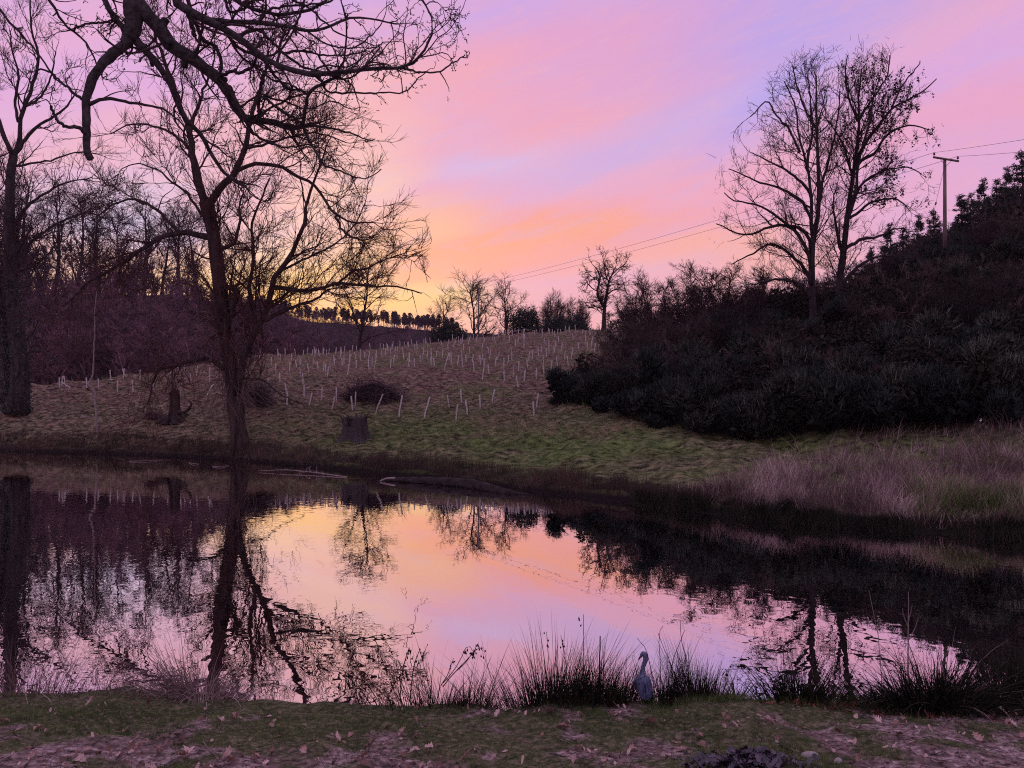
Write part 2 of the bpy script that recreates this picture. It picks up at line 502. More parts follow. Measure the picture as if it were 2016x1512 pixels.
def ter(px, Y):
    px = np.atleast_1d(np.asarray(px, float)); Y = np.atleast_1d(np.asarray(Y, float))
    z = ter_smooth(px, Y)
    X = (px - CX) / F * Y
    ky, _ = knots(px)
    f = np.clip((Y - ky[..., 1]) / 6, 0, 1)
    lumps = fbm(X, Y, .9, 3, 3) * .42 + fbm(X, Y, .12, 3, 11) * .55
    edge = fbm(X, Y, .7, 3, 5) * .22 * np.clip((Y - ky[..., 0]) / .8, 0, 1)
    return z + lumps * f + edge


def tpos(px, Y, sink=0.0):
    """a point standing on the far ground seen at column px, depth Y"""
    return np.array([(px - CX) / F * Y, Y, float(ter(px, Y)[0]) - sink])


cols_ = np.concatenate([np.linspace(-3200, -700, 60), np.linspace(-680, -160, 50), np.linspace(-150, 2170, 310), np.linspace(2190, 2700, 40), np.linspace(2800, 5000, 40)])
rows_t = []
for k, nn in enumerate([4, 7, 20, 30, 36, 40, 26, 16, 16, 12, 5]):
    rows_t += list(k + np.arange(nn) / nn)
rows_t.append(NK - 1)
rows_t = np.array(rows_t)
ky, _ = knots(cols_)
GY = np.stack([[np.interp(t_, np.arange(NK), ky[i]) for t_ in rows_t] for i in range(len(cols_))])
GP = np.repeat(cols_[:, None], len(rows_t), 1)
GZ = ter(GP.ravel(), GY.ravel()).reshape(GY.shape)
GX = (GP - CX) / F * GY
V = np.stack([GX, GY, GZ], -1).reshape(-1, 3)
idx = np.arange(len(V)).reshape(GY.shape)
Q = np.stack([idx[:-1, :-1], idx[1:, :-1], idx[1:, 1:], idx[:-1, 1:]], -1).reshape(-1, 4)


def ground_mat():
    m = bpy.data.materials.new('slope_ground'); m.use_nodes = True
    t = NT(m.node_tree); m.node_tree.nodes.clear()
    oc = t.n('ShaderNodeTexCoord').outputs['Object']
    st = t.n('ShaderNodeMapping', {'Vector': oc, 'Scale': (.6, 1, 1)})
    big = t.noise(oc, .07, 4, .6).outputs[0]
    mid = t.noise(st, .55, 5, .65).outputs[0]
    fine = t.noise(st, 3.2, 6, .7).outputs[0]  # ramps below paint shaded gaps and bright tops of tussocks into the colour
    c = t.ramp(fine, [(.38, (.02, .015, .010, 1)), (.49, (.14, .105, .07, 1)), (.62, (.42, .32, .21, 1))])
    red = t.ramp(fine, [(.38, (.03, .017, .014, 1)), (.49, (.18, .10, .085, 1)), (.64, (.42, .26, .21, 1))])
    green = t.ramp(fine, [(.36, (.018, .026, .008, 1)), (.48, (.12, .17, .045, 1)), (.64, (.27, .33, .11, 1))])
    c = t.mix(t.rng(mid, .46, .58, 0, .9), c, red)
    sy = t.n('ShaderNodeSeparateXYZ', {0: oc})
    lowf = t.rng(sy.outputs[2], 4.2, 1.2, 0, 1, True)
    g = t.m('MULTIPLY', lowf, t.rng(big, .38, .52, .35, 1))
    g = t.m('MAXIMUM', g, t.rng(t.noise(oc, .16, 4, .6).outputs[0], .52, .66, 0, .55))
    xr0 = t.m('DIVIDE', sy.outputs[0], sy.outputs[1])
    g = t.m('MULTIPLY', g, t.rng(xr0, -.42, -.12, .25, 1.0))
    g2 = t.m('MULTIPLY', g, t.rng(mid, .32, .5, .3, 1))
    c = t.mix(g2, c, green)
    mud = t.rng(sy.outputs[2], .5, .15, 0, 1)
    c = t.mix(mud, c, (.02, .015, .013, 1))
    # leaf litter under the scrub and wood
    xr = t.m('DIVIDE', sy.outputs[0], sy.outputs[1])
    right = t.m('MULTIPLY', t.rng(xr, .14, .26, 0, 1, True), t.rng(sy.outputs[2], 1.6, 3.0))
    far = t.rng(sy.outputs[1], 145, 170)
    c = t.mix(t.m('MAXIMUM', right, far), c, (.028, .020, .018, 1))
    bm = t.n('ShaderNodeBump', {'Height': t.m('ADD', fine, t.m('MULTIPLY', mid, 2.0)), 'Strength': 1.0, 'Distance': .45})
    bs = t.n('ShaderNodeBsdfPrincipled', {'Base Color': c, 'Roughness': .95, 'Specular IOR Level': .1, 'Normal': bm})
    t.n('ShaderNodeOutputMaterial', {0: bs})
    return m


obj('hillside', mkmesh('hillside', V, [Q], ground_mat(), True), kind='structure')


# ------------------------------------------------------------------ water
def water_mat():
    m = bpy.data.materials.new('pond_water'); m.use_nodes = True
    t = NT(m.node_tree); m.node_tree.nodes.clear()
    oc = t.n('ShaderNodeTexCoord').outputs['Object']
    a = t.n('ShaderNodeMapping', {'Vector': oc, 'Scale': (1.15, 1.0, 1)})
    n1 = t.noise(a, 2.6, 1, .4, .5).outputs[0]
    n2 = t.noise(a, 7.0, 0, .5, .3).outputs[0]
    patch = t.noise(oc, .12, 2, .5).outputs[0]
    sp = t.n('ShaderNodeSeparateXYZ', {0: oc})
    xr = t.m('DIVIDE', sp.outputs[0], t.m('MAXIMUM', sp.outputs[1], 1.0))
    calm = t.m('ABSOLUTE', t.m('SUBTRACT', xr, .03))
    k = t.m('MULTIPLY', t.rng(calm, .04, .26, .35, 1.0, True), t.rng(patch, .35, .6, .7, 1.15))
    h = t.m('MULTIPLY', t.m('ADD', n1, t.m('MULTIPLY', n2, .14)), k)
    bm = t.n('ShaderNodeBump', {'Height': h, 'Strength': 1.0, 'Distance': .0018})
    gl = t.n('ShaderNodeBsdfGlossy', {0: (.86, .81, .83, 1), 'Roughness': .0, 'Normal': bm})
    df = t.n('ShaderNodeBsdfDiffuse', {0: (.012, .012, .012, 1)})
    fr = t.n('ShaderNodeFresnel', {'IOR': 3.2, 'Normal': bm})
    mx = t.n('ShaderNodeMixShader', {0: t.rng(fr, .2, .6, .84, 1.0), 1: df, 2: gl})
    t.n('ShaderNodeOutputMaterial', {0: mx})
    return m


wm = mkmesh('pond_water', [(-260, 4, 0), (260, 4, 0), (260, 120, 0), (-260, 120, 0)], [np.array([[0, 1, 2, 3]])], water_mat())
obj('pond_water', wm, kind='structure')


# ------------------------------------------------------------------ near bank
def edge_y(x):
    px = CX + F * np.asarray(x, float) / 9.25
    e = np.interp(px, [-1500, -400, 0, 200, 400, 600, 1000, 1300, 1500, 2016, 2600, 4000], [9.9, 9.7, 9.55, 9.62, 9.42, 9.3, 9.2, 9.3, 9.3, 9.12, 9.2, 9.0])
    return e + fbm(x, np.asarray(x, float) * 0 + 3.1, 1.3, 3, 21) * .22


def bank_z(x, y, rough=True):
    x = np.asarray(x, float); y = np.asarray(y, float)
    d = edge_y(x) - y
    z = np.interp(d, [-1.2, -.3, 0, .12, 2.4, 9.3, 14, 60], [-.8, -.2, .02, .16, .5, 2.05, 2.5, 3.0])
    if rough:
        z = z + fbm(x, y, 1.6, 4, 31) * .06 * np.clip(d / .4, 0, 1) + fbm(x, y, 5, 4, 37) * .045 * np.clip(d / .3, 0, 1)
    return z


def bank_pt(px, py):
    """the point of the near bank seen at this pixel"""
    Ys = np.linspace(4.5, 9.9, 400)
    X = (px - CX) / F * Ys
    zz = bank_z(X, Ys)
    scr = HY - (zz - EYE) / Ys * F
    i = int(np.argmin(np.abs(scr - py)))
    return np.array([X[i], Ys[i], zz[i]])


xs = np.concatenate([np.linspace(-70, -9, 50), np.linspace(-8.8, 8.8, 290), np.linspace(9, 70, 50)])
vs = np.concatenate([np.linspace(-1.2, 0, 10), np.linspace(.03, 3.4, 96), np.linspace(3.5, 9, 40), np.linspace(9.5, 40, 30)])
BX = np.repeat(xs[:, None], len(vs), 1)
BY = edge_y(BX) - vs[None]
BZ = bank_z(BX, BY)
V = np.stack([BX, BY, BZ], -1).reshape(-1, 3)
idx = np.arange(len(V)).reshape(BX.shape)
Q = np.stack([idx[:-1, :-1], idx[:-1, 1:], idx[1:, 1:], idx[1:, :-1]], -1).reshape(-1, 4)


def bare_mask(x, y):
    """1 where the near bank is bare trodden earth, 0 where grass grows"""
    d = edge_y(x) - y
    n_ = fbm(x, y, .9, 4, 41)
    px = CX + F * x / y
    thr = np.interp(px, [0, 300, 700, 1100, 1400, 1700, 2016], [2.3, 2.2, 2.1, 1.75, 1.35, .8, .65])
    return np.clip((d - thr) * .8 + n_ * 4.4 + fbm(x, y, 3.2, 3, 43) * 2.2, 0, 1) * np.clip((d - .12) * 8, 0, 1)


def bank_mat():
    m = bpy.data.materials.new('bank_earth'); m.use_nodes = True
    t = NT(m.node_tree); m.node_tree.nodes.clear()
    oc = t.n('ShaderNodeTexCoord').outputs['Object']
    fine = t.noise(oc, 14, 8, .7).outputs[0]
    mid = t.noise(oc, 2.2, 5, .6).outputs[0]
    bare = t.n('ShaderNodeAttribute', attribute_name='tint').outputs['Fac']
    earth = t.ramp(fine, [(.36, (.03, .02, .018, 1)), (.5, (.25, .175, .16, 1)), (.64, (.60, .46, .43, 1))])
    earth = t.mix(t.rng(mid, .42, .56, 0, .8), earth, t.ramp(fine, [(.35, (.035, .025, .02, 1)), (.65, (.22, .15, .13, 1))]))
    turf = t.ramp(fine, [(.34, (.02, .024, .010, 1)), (.5, (.08, .085, .035, 1)), (.66, (.24, .19, .13, 1))])
    c = t.mix(bare, turf, earth)
    bm = t.n('ShaderNodeBump', {'Height': fine, 'Strength': .9, 'Distance': .03})
    bs = t.n('ShaderNodeBsdfPrincipled', {'Base Color': c, 'Roughness': .9, 'Specular IOR Level': .15, 'Normal': bm})
    t.n('ShaderNodeOutputMaterial', {0: bs})
    return m


obj('near_bank', mkmesh('near_bank', V, [Q], bank_mat(), True, tint=bare_mask(V[:, 0], V[:, 1])), kind='structure')


# ------------------------------------------------------------------ blades, leaves and spikes
def blades(P0, H, Wd, lean, bend, K=3, rng=RNG, az=None):
    """tapering ribbons; lean and bend in radians"""
    n = len(P0)
    az = rng.uniform(0, 2 * pi, n) if az is None else az
    fa = rng.uniform(0, 2 * pi, n)
    side = np.stack([np.cos(fa), np.sin(fa), np.zeros(n)], -1)
    h = np.stack([np.cos(az), np.sin(az), np.zeros(n)], -1)
    P = [P0]
    for i in range(K):
        a = lean + bend * (i + .5) / K
        P.append(P[-1] + (h * np.sin(a)[:, None] + np.array([0, 0, 1]) * np.cos(a)[:, None]) * (H / K)[:, None])
    vs_, fs = [], []
    for i in range(K):
        wv_ = side * (Wd * (1 - .75 * i / K) / 2)[:, None]
        vs_ += [P[i] - wv_, P[i] + wv_]
    vs_.append(P[K])
    nv = 2 * K + 1
    V_ = np.stack(vs_, 1).reshape(-1, 3)
    b0 = np.arange(n) * nv
    quads = [np.stack([b0 + 2 * i, b0 + 2 * i + 1, b0 + 2 * i + 3, b0 + 2 * i + 2], -1) for i in range(K - 1)]
    tri = np.stack([b0 + 2 * K - 2, b0 + 2 * K - 1, b0 + 2 * K], -1)
    return V_, ([np.concatenate(quads)] if quads else []) + [tri], nv


def bladeobj(name, P0, H, Wd, lean, bend, m, K=3, tint=None, rng=RNG, az=None, parent=None, **props):
    V_, Fc, nv = blades(P0, H, Wd, lean, bend, K, rng, az)
    tn = np.repeat(rng.uniform(0, 1, len(P0)) if tint is None else tint, nv)
    return obj(name, mkmesh(name, V_, Fc, m, False, tn), parent, **props)


def leafcards(P, size, rng=RNG, flat=0.0, nrm=None):
    """folded pointed leaves: four triangles each, six vertices"""
    n = len(P)
    d = norm(rng.normal(0, 1, (n, 3)) * np.array([1, 1, 1 - flat]))
    up = norm(rng.normal(0, 1, (n, 3)) * (1 - flat) + np.array([0, 0, 1.0]) * flat * 1.5)
    s = norm(np.cross(d, up)); nn = np.cross(s, d)
    sz = size[:, None]
    cu = rng.uniform(.0, .35, (n, 1))
    pts = [P - d * sz * .5, P - d * sz * .1 + s * sz * .3 + nn * sz * cu, P + d * sz * .2 + s * sz * .24 + nn * sz * cu, P + d * sz * .55 + nn * sz * cu * .5,
           P + d * sz * .2 - s * sz * .24 + nn * sz * cu, P - d * sz * .1 - s * sz * .3 + nn * sz * cu]
    V_ = np.stack(pts, 1).reshape(-1, 3)
    b0 = np.arange(n) * 6
    q1 = np.stack([b0, b0 + 1, b0 + 2, b0 + 3], -1); q2 = np.stack([b0, b0 + 3, b0 + 4, b0 + 5], -1)
    return V_, [np.concatenate([q1, q2])], 6


def spikes(P, D, L, Wd, rng=RNG):
    """three sided cones"""
    n = len(P)
    D = norm(D); rv = rng.normal(0, 1, (n, 3)); A = norm(np.cross(D, rv)); B = np.cross(D, A)
    vs_ = [P + (A * math.cos(k * 2 * pi / 3) + B * math.sin(k * 2 * pi / 3)) * Wd[:, None] for k in range(3)] + [P + D * L[:, None]]
    V_ = np.stack(vs_, 1).reshape(-1, 3)
    b0 = np.arange(n) * 4
    T_ = np.concatenate([np.stack([b0 + k, b0 + (k + 1) % 3, b0 + 3], -1) for k in range(3)])
    return V_, [T_], 4


# ------------------------------------------------------------------ trees with bare branches
def ground_at(px, py, y0=None, y1=150.0):
    """first point of the far ground seen at this pixel"""
    s0 = float(np.interp(px, TC, SHY)) + .1 if y0 is None else y0
    Ys = np.linspace(s0, y1, 700)
    z = ter(np.full(700, float(px)), Ys)
    scr = HY - (z - EYE) / Ys * F
    i = int(np.argmax(scr <= py)) if (scr <= py).any() else int(np.argmin(scr))
    return np.array([(px - CX) / F * Ys[i], Ys[i], z[i]])


def limb(pts, Y, w0, w1, dy0=0.0, dy1=0.0, K=18, wig=0.0, rng=RNG, pw=1.0):
    """a limb traced through points of the view, going dy1 deeper (or nearer) towards its tip"""
    q = catmull(np.array(pts, float), K)
    t = np.linspace(0, 1, K)
    dy = dy0 + (dy1 - dy0) * t
    P = np.array([at(a, b, Y + d) for (a, b), d in zip(q, dy)])
    if wig:
        P[1:] += rng.normal(0, wig, (K - 1, 3))
    R = (w0 + (w1 - w0) * t ** pw) / 2 / F * Y
    return P, R


def grow_levels(P, R, levels, rng):
    """levels: dict list; returns list of (P, R, sides)"""
    out = []
    for lv in levels:
        p0, D, L, r0 = spawn(P, R, lv['dens'], lv.get('t0', .15), lv.get('t1', 1.0), lv.get('ang', (25, 60)), lv['lf'], lv['lmin'], lv['lmax'],
                             lv.get('rf', .6), rng, up=lv.get('up', 0.0), tip=lv.get('tip', True), cnt=lv.get('cnt'))
        r0 = np.clip(r0, lv['rmin'], lv.get('rmax', 1.0))
        P, R = grow(p0, D, L, r0, lv.get('K', 5), lv.get('wob', .22), lv.get('trop', (0, 0, .06)), lv.get('rend', .45), rng)
        out.append((P, R, lv.get('sides', 3)))
    return out


# ---- the near oak whose limbs hang into the picture from above
def make_oak():
    rng = np.random.default_rng(101)
    Y = 9.0
    root = thing('oak_tree', 'near oak whose dark knobbly bare limbs hang in from the top of the picture', 'tree', (-9.0, 7.0, 1.2))
    base = np.array([-9.0, 7.0, 1.2])
    L = []
    # main limb arches over from the trunk, which stands outside the picture
    trunk = catmull(np.array([(-9.0, 7.0, .6), (-9.05, 7.05, 3), (-8.9, 7.2, 5.5), (-8.8, 7.4, 8.2), (-8.6, 7.6, 11.5)]), 14)
    tr = np.linspace(.42, .22, 14); tr[0] = .62; tr[1] = .48
    arch = catmull(np.vstack([(-8.9, 7.2, 6.3), (-8.0, 8.0, 8.6), (-6.3, 8.9, 10.0), (-4.9, 9.05, 9.9), at(262, -60, 9.0)]), 12)
    big = [
        ([(262, -60), (262, -20), (263, 20), (262, 50), (256, 76)], 46, 29, 0, 0),
        ([(260, 66), (248, 84), (222, 106), (198, 130), (181, 158), (171, 190), (169, 222), (171, 256), (170, 288), (172, 302), (178, 313)], 24, 13, 0, -.3),
        ([(272, 5), (290, 32), (316, 58), (335, 88), (376, 114), (428, 155), (457, 194), (481, 232), (537, 241), (577, 252), (600, 247)], 31, 11, 0, .5),
        ([(255, 72), (274, 86), (302, 116), (330, 156), (345, 190), (363, 231), (395, 265), (420, 310), (450, 347), (484, 369)], 18, 6, 0, .7),
        ([(196, -60), (208, 5), (225, 32), (243, 56), (258, 76)], 10, 11, .1, .05),
        ([(340, -60), (347, 0), (367, 19), (400, 38), (433, 51), (467, 71), (504, 103), (547, 130), (604, 145), (654, 145), (704, 138), (754, 135), (787, 133), (824, 117), (844, 83), (854, 50), (845, 28), (834, 5)], 24, 3.2, 0, -.5),
        ([(787, 133), (815, 140), (837, 143), (864, 142), (886, 128), (904, 117), (918, 108)], 5, 2.2, -.35, -.5),
        ([(400, 38), (433, 43), (504, 44), (554, 50), (604, 60), (637, 57), (671, 41), (704, 35), (754, 42), (781, 48)], 15, 3, 0, .6),
        ([(467, 71), (504, 57), (531, 77), (560, 105), (590, 128), (640, 142)], 9, 4, 0, .3),
        ([(597, 247), (600, 225), (604, 207), (607, 187), (637, 163), (671, 147)], 8, 6, .45, -.1),
        ([(637, 163), (644, 180), (704, 182), (754, 183), (781, 184), (801, 177), (824, 153)], 5.5, 2.2, .1, -.3),
        ([(521, 143), (514, 170), (510, 200), (509, 232)], 8, 7, 0, .3),
        ([(517, 190), (554, 217), (591, 241)], 5, 6, .2, .5),
        ([(600, 247), (616, 248), (654, 253), (690, 262), (720, 274), (738, 274)], 8, 2.5, .5, .9),
        ([(598, 250), (607, 273), (621, 300), (644, 327), (684, 341), (721, 352), (750, 333)], 7, 2.2, .5, .2),
        ([(176, 205), (198, 197), (215, 193), (250, 200), (310, 211), (350, 235), (372, 262)], 9, 3, -.2, .3),
        ([(169, 200), (150, 188), (130, 170), (95, 140), (78, 138)], 7, 3.5, -.2, -.5),
        ([(168, 262), (150, 250), (125, 248), (108, 228), (101, 208)], 9, 5, -.3, -.6),
        ([(60, -60), (97, 0), (113, 27), (135, 55), (143, 60), (168, 82), (187, 117), (200, 150)], 8, 3, -.2, .2),
        ([(217, 43), (187, 45), (160, 50), (140, 60)], 4.5, 5, 0, 0),
        ([(-40, -40), (0, 17), (27, 53), (67, 93), (100, 143), (132, 170)], 6, 3, -.6, -.3),
        ([(300, -60), (330, -20), (366, 20), (380, 60), (384, 72)], 12, 9, 0, .1),
        ([(440, -60), (450, 20), (483, 14), (520, -20)], 7, 5, .2, .5),
        ([(425, -40), (470, 5), (540, 28), (600, 22), (650, -6), (664, -40)], 11, 5, .3, .6),
        ([(500, -60), (560, -10), (610, 18), (660, 60), (700, 78)], 8, 3, .5, 1.0),
        ([(355, -50), (395, 70), (425, 92), (436, 130), (428, 155)], 9, 7, .2, .2),
        ([(430, 154), (455, 140), (470, 143), (490, 137), (504, 120), (508, 104)], 8, 6, .2, 0),
        ([(378, 112), (392, 90), (398, 60), (400, 38)], 6, 6, .2, 0),
        ([(433, 51), (470, 95), (520, 120), (560, 170), (600, 180)], 8, 4, 0, .4),
        ([(504, 44), (530, 20), (580, 10), (640, 5), (680, -20)], 7, 4, .3, .5),
        ([(560, 105), (600, 100), (650, 110), (700, 105), (740, 92)], 6, 2.5, .3, .8),
        ([(604, 60), (640, 85), (690, 95), (730, 70), (748, 50)], 5, 2.2, .4, .2),
        ([(604, 145), (640, 130), (690, 128), (740, 95), (760, 82)], 5, 2.2, -.2, .3),
        ([(547, 130), (555, 80), (585, 40), (600, 0)], 7, 4, -.2, -.4),
        ([(654, 145), (690, 165), (700, 180)], 4, 2.2, -.2, .1),
        ([(520, 188), (560, 200), (610, 215), (650, 200), (690, 215)], 5, 2.2, .3, .8),
        ([(607, 187), (570, 165), (540, 160), (520, 145)], 5, 4, .3, .2),
        ([(481, 232), (500, 262), (540, 285), (580, 290), (610, 285), (640, 296)], 8, 2.5, .5, .9),
    ]
    KK = 22
    P = []; R = []
    for pts, w0, w1, d0, d1 in big:
        p, r = limb(pts, Y, w0, w1, d0, d1, KK, .006 if w0 < 14 else .004, rng, 1.0 if w0 > 25 else .55)
        P.append(p); R.append(r * (1 + rng.uniform(-.09, .09, KK)))
    P = np.array(P); R = np.array(R)
    V0 = base
    kp, kd, kl, kr = spawn(P[1:], R[1:], 1.1, .05, .95, (50, 90), .05, .03, .09, .75, rng, tip=False)
    ka, kb = grow(kp, kd, kl + kr * 1.1, np.clip(kr, .006, .05), 4, .1, (0, 0, 0), .7, rng)
    obj('knots', tubemesh('oak_knots', [(ka - V0, kb, 6)], M_oak, cap=True), root, kind='stuff')
    obj('trunk', tubemesh('oak_trunk', [(trunk[None] - V0, tr[None], 14), (arch[None] - V0, np.linspace(.3, .15, 12)[None], 10)], M_oak), root)
    for i in range(len(P)):
        obj('limb', tubemesh('oak_limb', [(P[i:i + 1] - V0, R[i:i + 1], 10 if big[i][1] > 12 else 6)], M_oak, cap=True), root)
    # stub knob and scars
    kn = np.array([at(318, 58, 9.05), at(323, 46, 9.05), at(326, 36, 9.05)])
    obj('stub', tubemesh('oak_stub', [(catmull(kn, 6)[None] - V0, np.array([[.05, .046, .04, .042, .05, .03]]), 8)], M_oak, cap=True), root)
    sel = slice(2, None)
    lv = [dict(dens=5.0, t0=.12, ang=(25, 75), lf=.35, lmin=.25, lmax=1.0, rf=.5, rmin=.007, rmax=.016, K=8, wob=.22, trop=(0, 0, .02), sides=4, rend=.5),
          dict(dens=7.5, t0=.15, ang=(30, 80), lf=.5, lmin=.10, lmax=.42, rf=.62, rmin=.0045, rmax=.009, K=6, wob=.28, trop=(0, 0, .05), rend=.6),
          dict(dens=11, t0=.2, ang=(30, 75), lf=.5, lmin=.05, lmax=.16, rf=.7, rmin=.0033, rmax=.006, K=4, wob=.3, trop=(0, 0, .08), rend=.7)]
    # limbs in the clear sky on the right carry fewer, knobbly shoots
    its = grow_levels(P[sel], R[sel], lv, rng)
    # keep the broken hanging limb almost bare, and the open sky to the right free
    def keep(Pa):
        px = Pa[..., 0] / Pa[..., 1] * F + CX; py = HY - (Pa[..., 2] - EYE) / Pa[..., 1] * F
        return ((px < 925).all(1)) & (~((px > 760) & (py > 205)).any(1)) & (~((px > 700) & (py > 150) & (py < 300) & (rng.random(len(Pa)) < .6)[:, None]).any(1)) & \
               (~(((px < 470) & (py > 330)).any(1)))
    out = []
    tips = None
    for Pa, Ra, s in its:
        k = keep(Pa)
        out.append((Pa[k] - V0, Ra[k], s)); tips = Pa[k]
    obj('crown', tubemesh('oak_twigs', out, M_twig), root)
    tp = np.concatenate([tips[:, -1], tips[:, -1], tips[:, -2]]) + rng.normal(0, .004, (len(tips) * 3, 3))
    dd = rng.normal(0, 1, (len(tp), 3)) + np.array([0, 0, .6])
    V_, Fc, nv = spikes(tp - V0, dd, rng.uniform(.012, .028, len(tp)), rng.uniform(.0035, .0065, len(tp)), rng)
    obj('buds', mkmesh('oak_buds', V_, Fc, M_twig), root, kind='stuff')


make_oak()


def traced_tree(name, label, cat, Y, base, limbs, levels, barkm, twigm, seed, extra=None, group=None, keepf=None, trunk_n=1, leafy=None):
    rng = np.random.default_rng(seed)
    root = thing(name, label, cat, base, group=group)
    B = np.asarray(base)
    KK = 18
    P, R = [], []
    for i, l in enumerate(limbs):
        pts, w0, w1 = l[:3]
        d0, d1 = (l[3], l[4]) if len(l) > 4 else (0, 0)
        p, r = limb(pts, Y, w0, w1, d0, d1, KK, .02 + .0006 * w0 * 3 if i >= trunk_n else .012, rng)
        if i == 0:
            r[0] *= 1.45; r[1] *= 1.15
        P.append(p); R.append(r * (1 + rng.uniform(-.07, .07, KK)))
    P = np.array(P); R = np.array(R)
    obj('trunk', tubemesh(name + '_trunk', [(P[:trunk_n] - B, R[:trunk_n], 14)], barkm, cap=True), root)
    for i in range(trunk_n, len(P)):
        obj('limb', tubemesh(name + '_limb', [(P[i:i + 1] - B, R[i:i + 1], 8)], barkm, cap=True), root)
    items = grow_levels(P, R, levels, rng)
    if extra:
        items += extra(P, R, rng)
    if keepf:
        items = [(a[k_], b[k_], s) for a, b, s, k_ in [(a, b, s, keepf(a)) for a, b, s in items]]
    obj('crown', tubemesh(name + '_twigs', [(a - B, b, s) for a, b, s in items], twigm), root)
    if leafy:
        leafy(root, B, P, R, items, rng)
    return root


# ---- the willow on the far shore
def willow_extra(P, R, rng):
    # long hanging shoots from the limbs and from the pollarded head of the trunk
    out = []
    sel = [6, 8]
    p0, D, L, r0 = spawn(P[sel], R[sel], 3.4, .1, 1, (20, 90), .3, .6, 1.6, .4, rng, up=.5)
    r0 = np.clip(r0, .012, .022)
    a, b = grow(p0, D, L, r0, 6, .2, (0, 0, -.05), .6, rng)
    out.append((a, b, 3))
    p0, D, L, r0 = spawn(a, b, 1.7, .1, 1, (20, 60), .9, 1.0, 5.0, .7, rng)
    L = rng.uniform(.8, 5.0, len(L)) ** 1.0
    a2, b2 = grow(p0, D, L, np.clip(r0, .008, .011), 8, .10, (0, 0, -.42), .7, rng)
    out.append((a2, b2, 3))
    p0, D, L, r0 = spawn(a2, b2, .7, .2, .9, (15, 35), .4, .3, 1.2, .8, rng)
    a3, b3 = grow(p0, D, L, np.clip(r0, .007, .009), 4, .12, (0, 0, -.3), .7, rng)
    out.append((a3, b3, 3))
    # mop of shoots round the trunk head
    n = 420
    t = rng.uniform(.22, .62, n); i = (t * 17).astype(int)
    p0 = P[0][i] + rng.normal(0, .3, (n, 3))
    D = rng.normal(0, 1, (n, 3)) * np.array([1, 1, .5])
    a4, b4 = grow(p0, D, rng.uniform(.8, 3.6, n), rng.uniform(.012, .02, n), 9, .24, (0, 0, -.20), .6, rng)
    willow_extra.mop = (a4, b4, 3)
    return out


def willow_keep(a):
    px = a[..., 0] / a[..., 1] * F + CX; py = HY - (a[..., 2] - EYE) / a[..., 1] * F
    return ~(((px > 530) & (py > 625)).any(1) & (RNG.random(len(a)) < .85)) & ~((px > 850).any(1))


def willow_mop(root, B, P, R, items, rng):
    a, b, s = willow_extra.mop
    obj('hanging_shoots', tubemesh('willow_shoots', [(a - B, b, s)], M_shoot), root, kind='stuff')


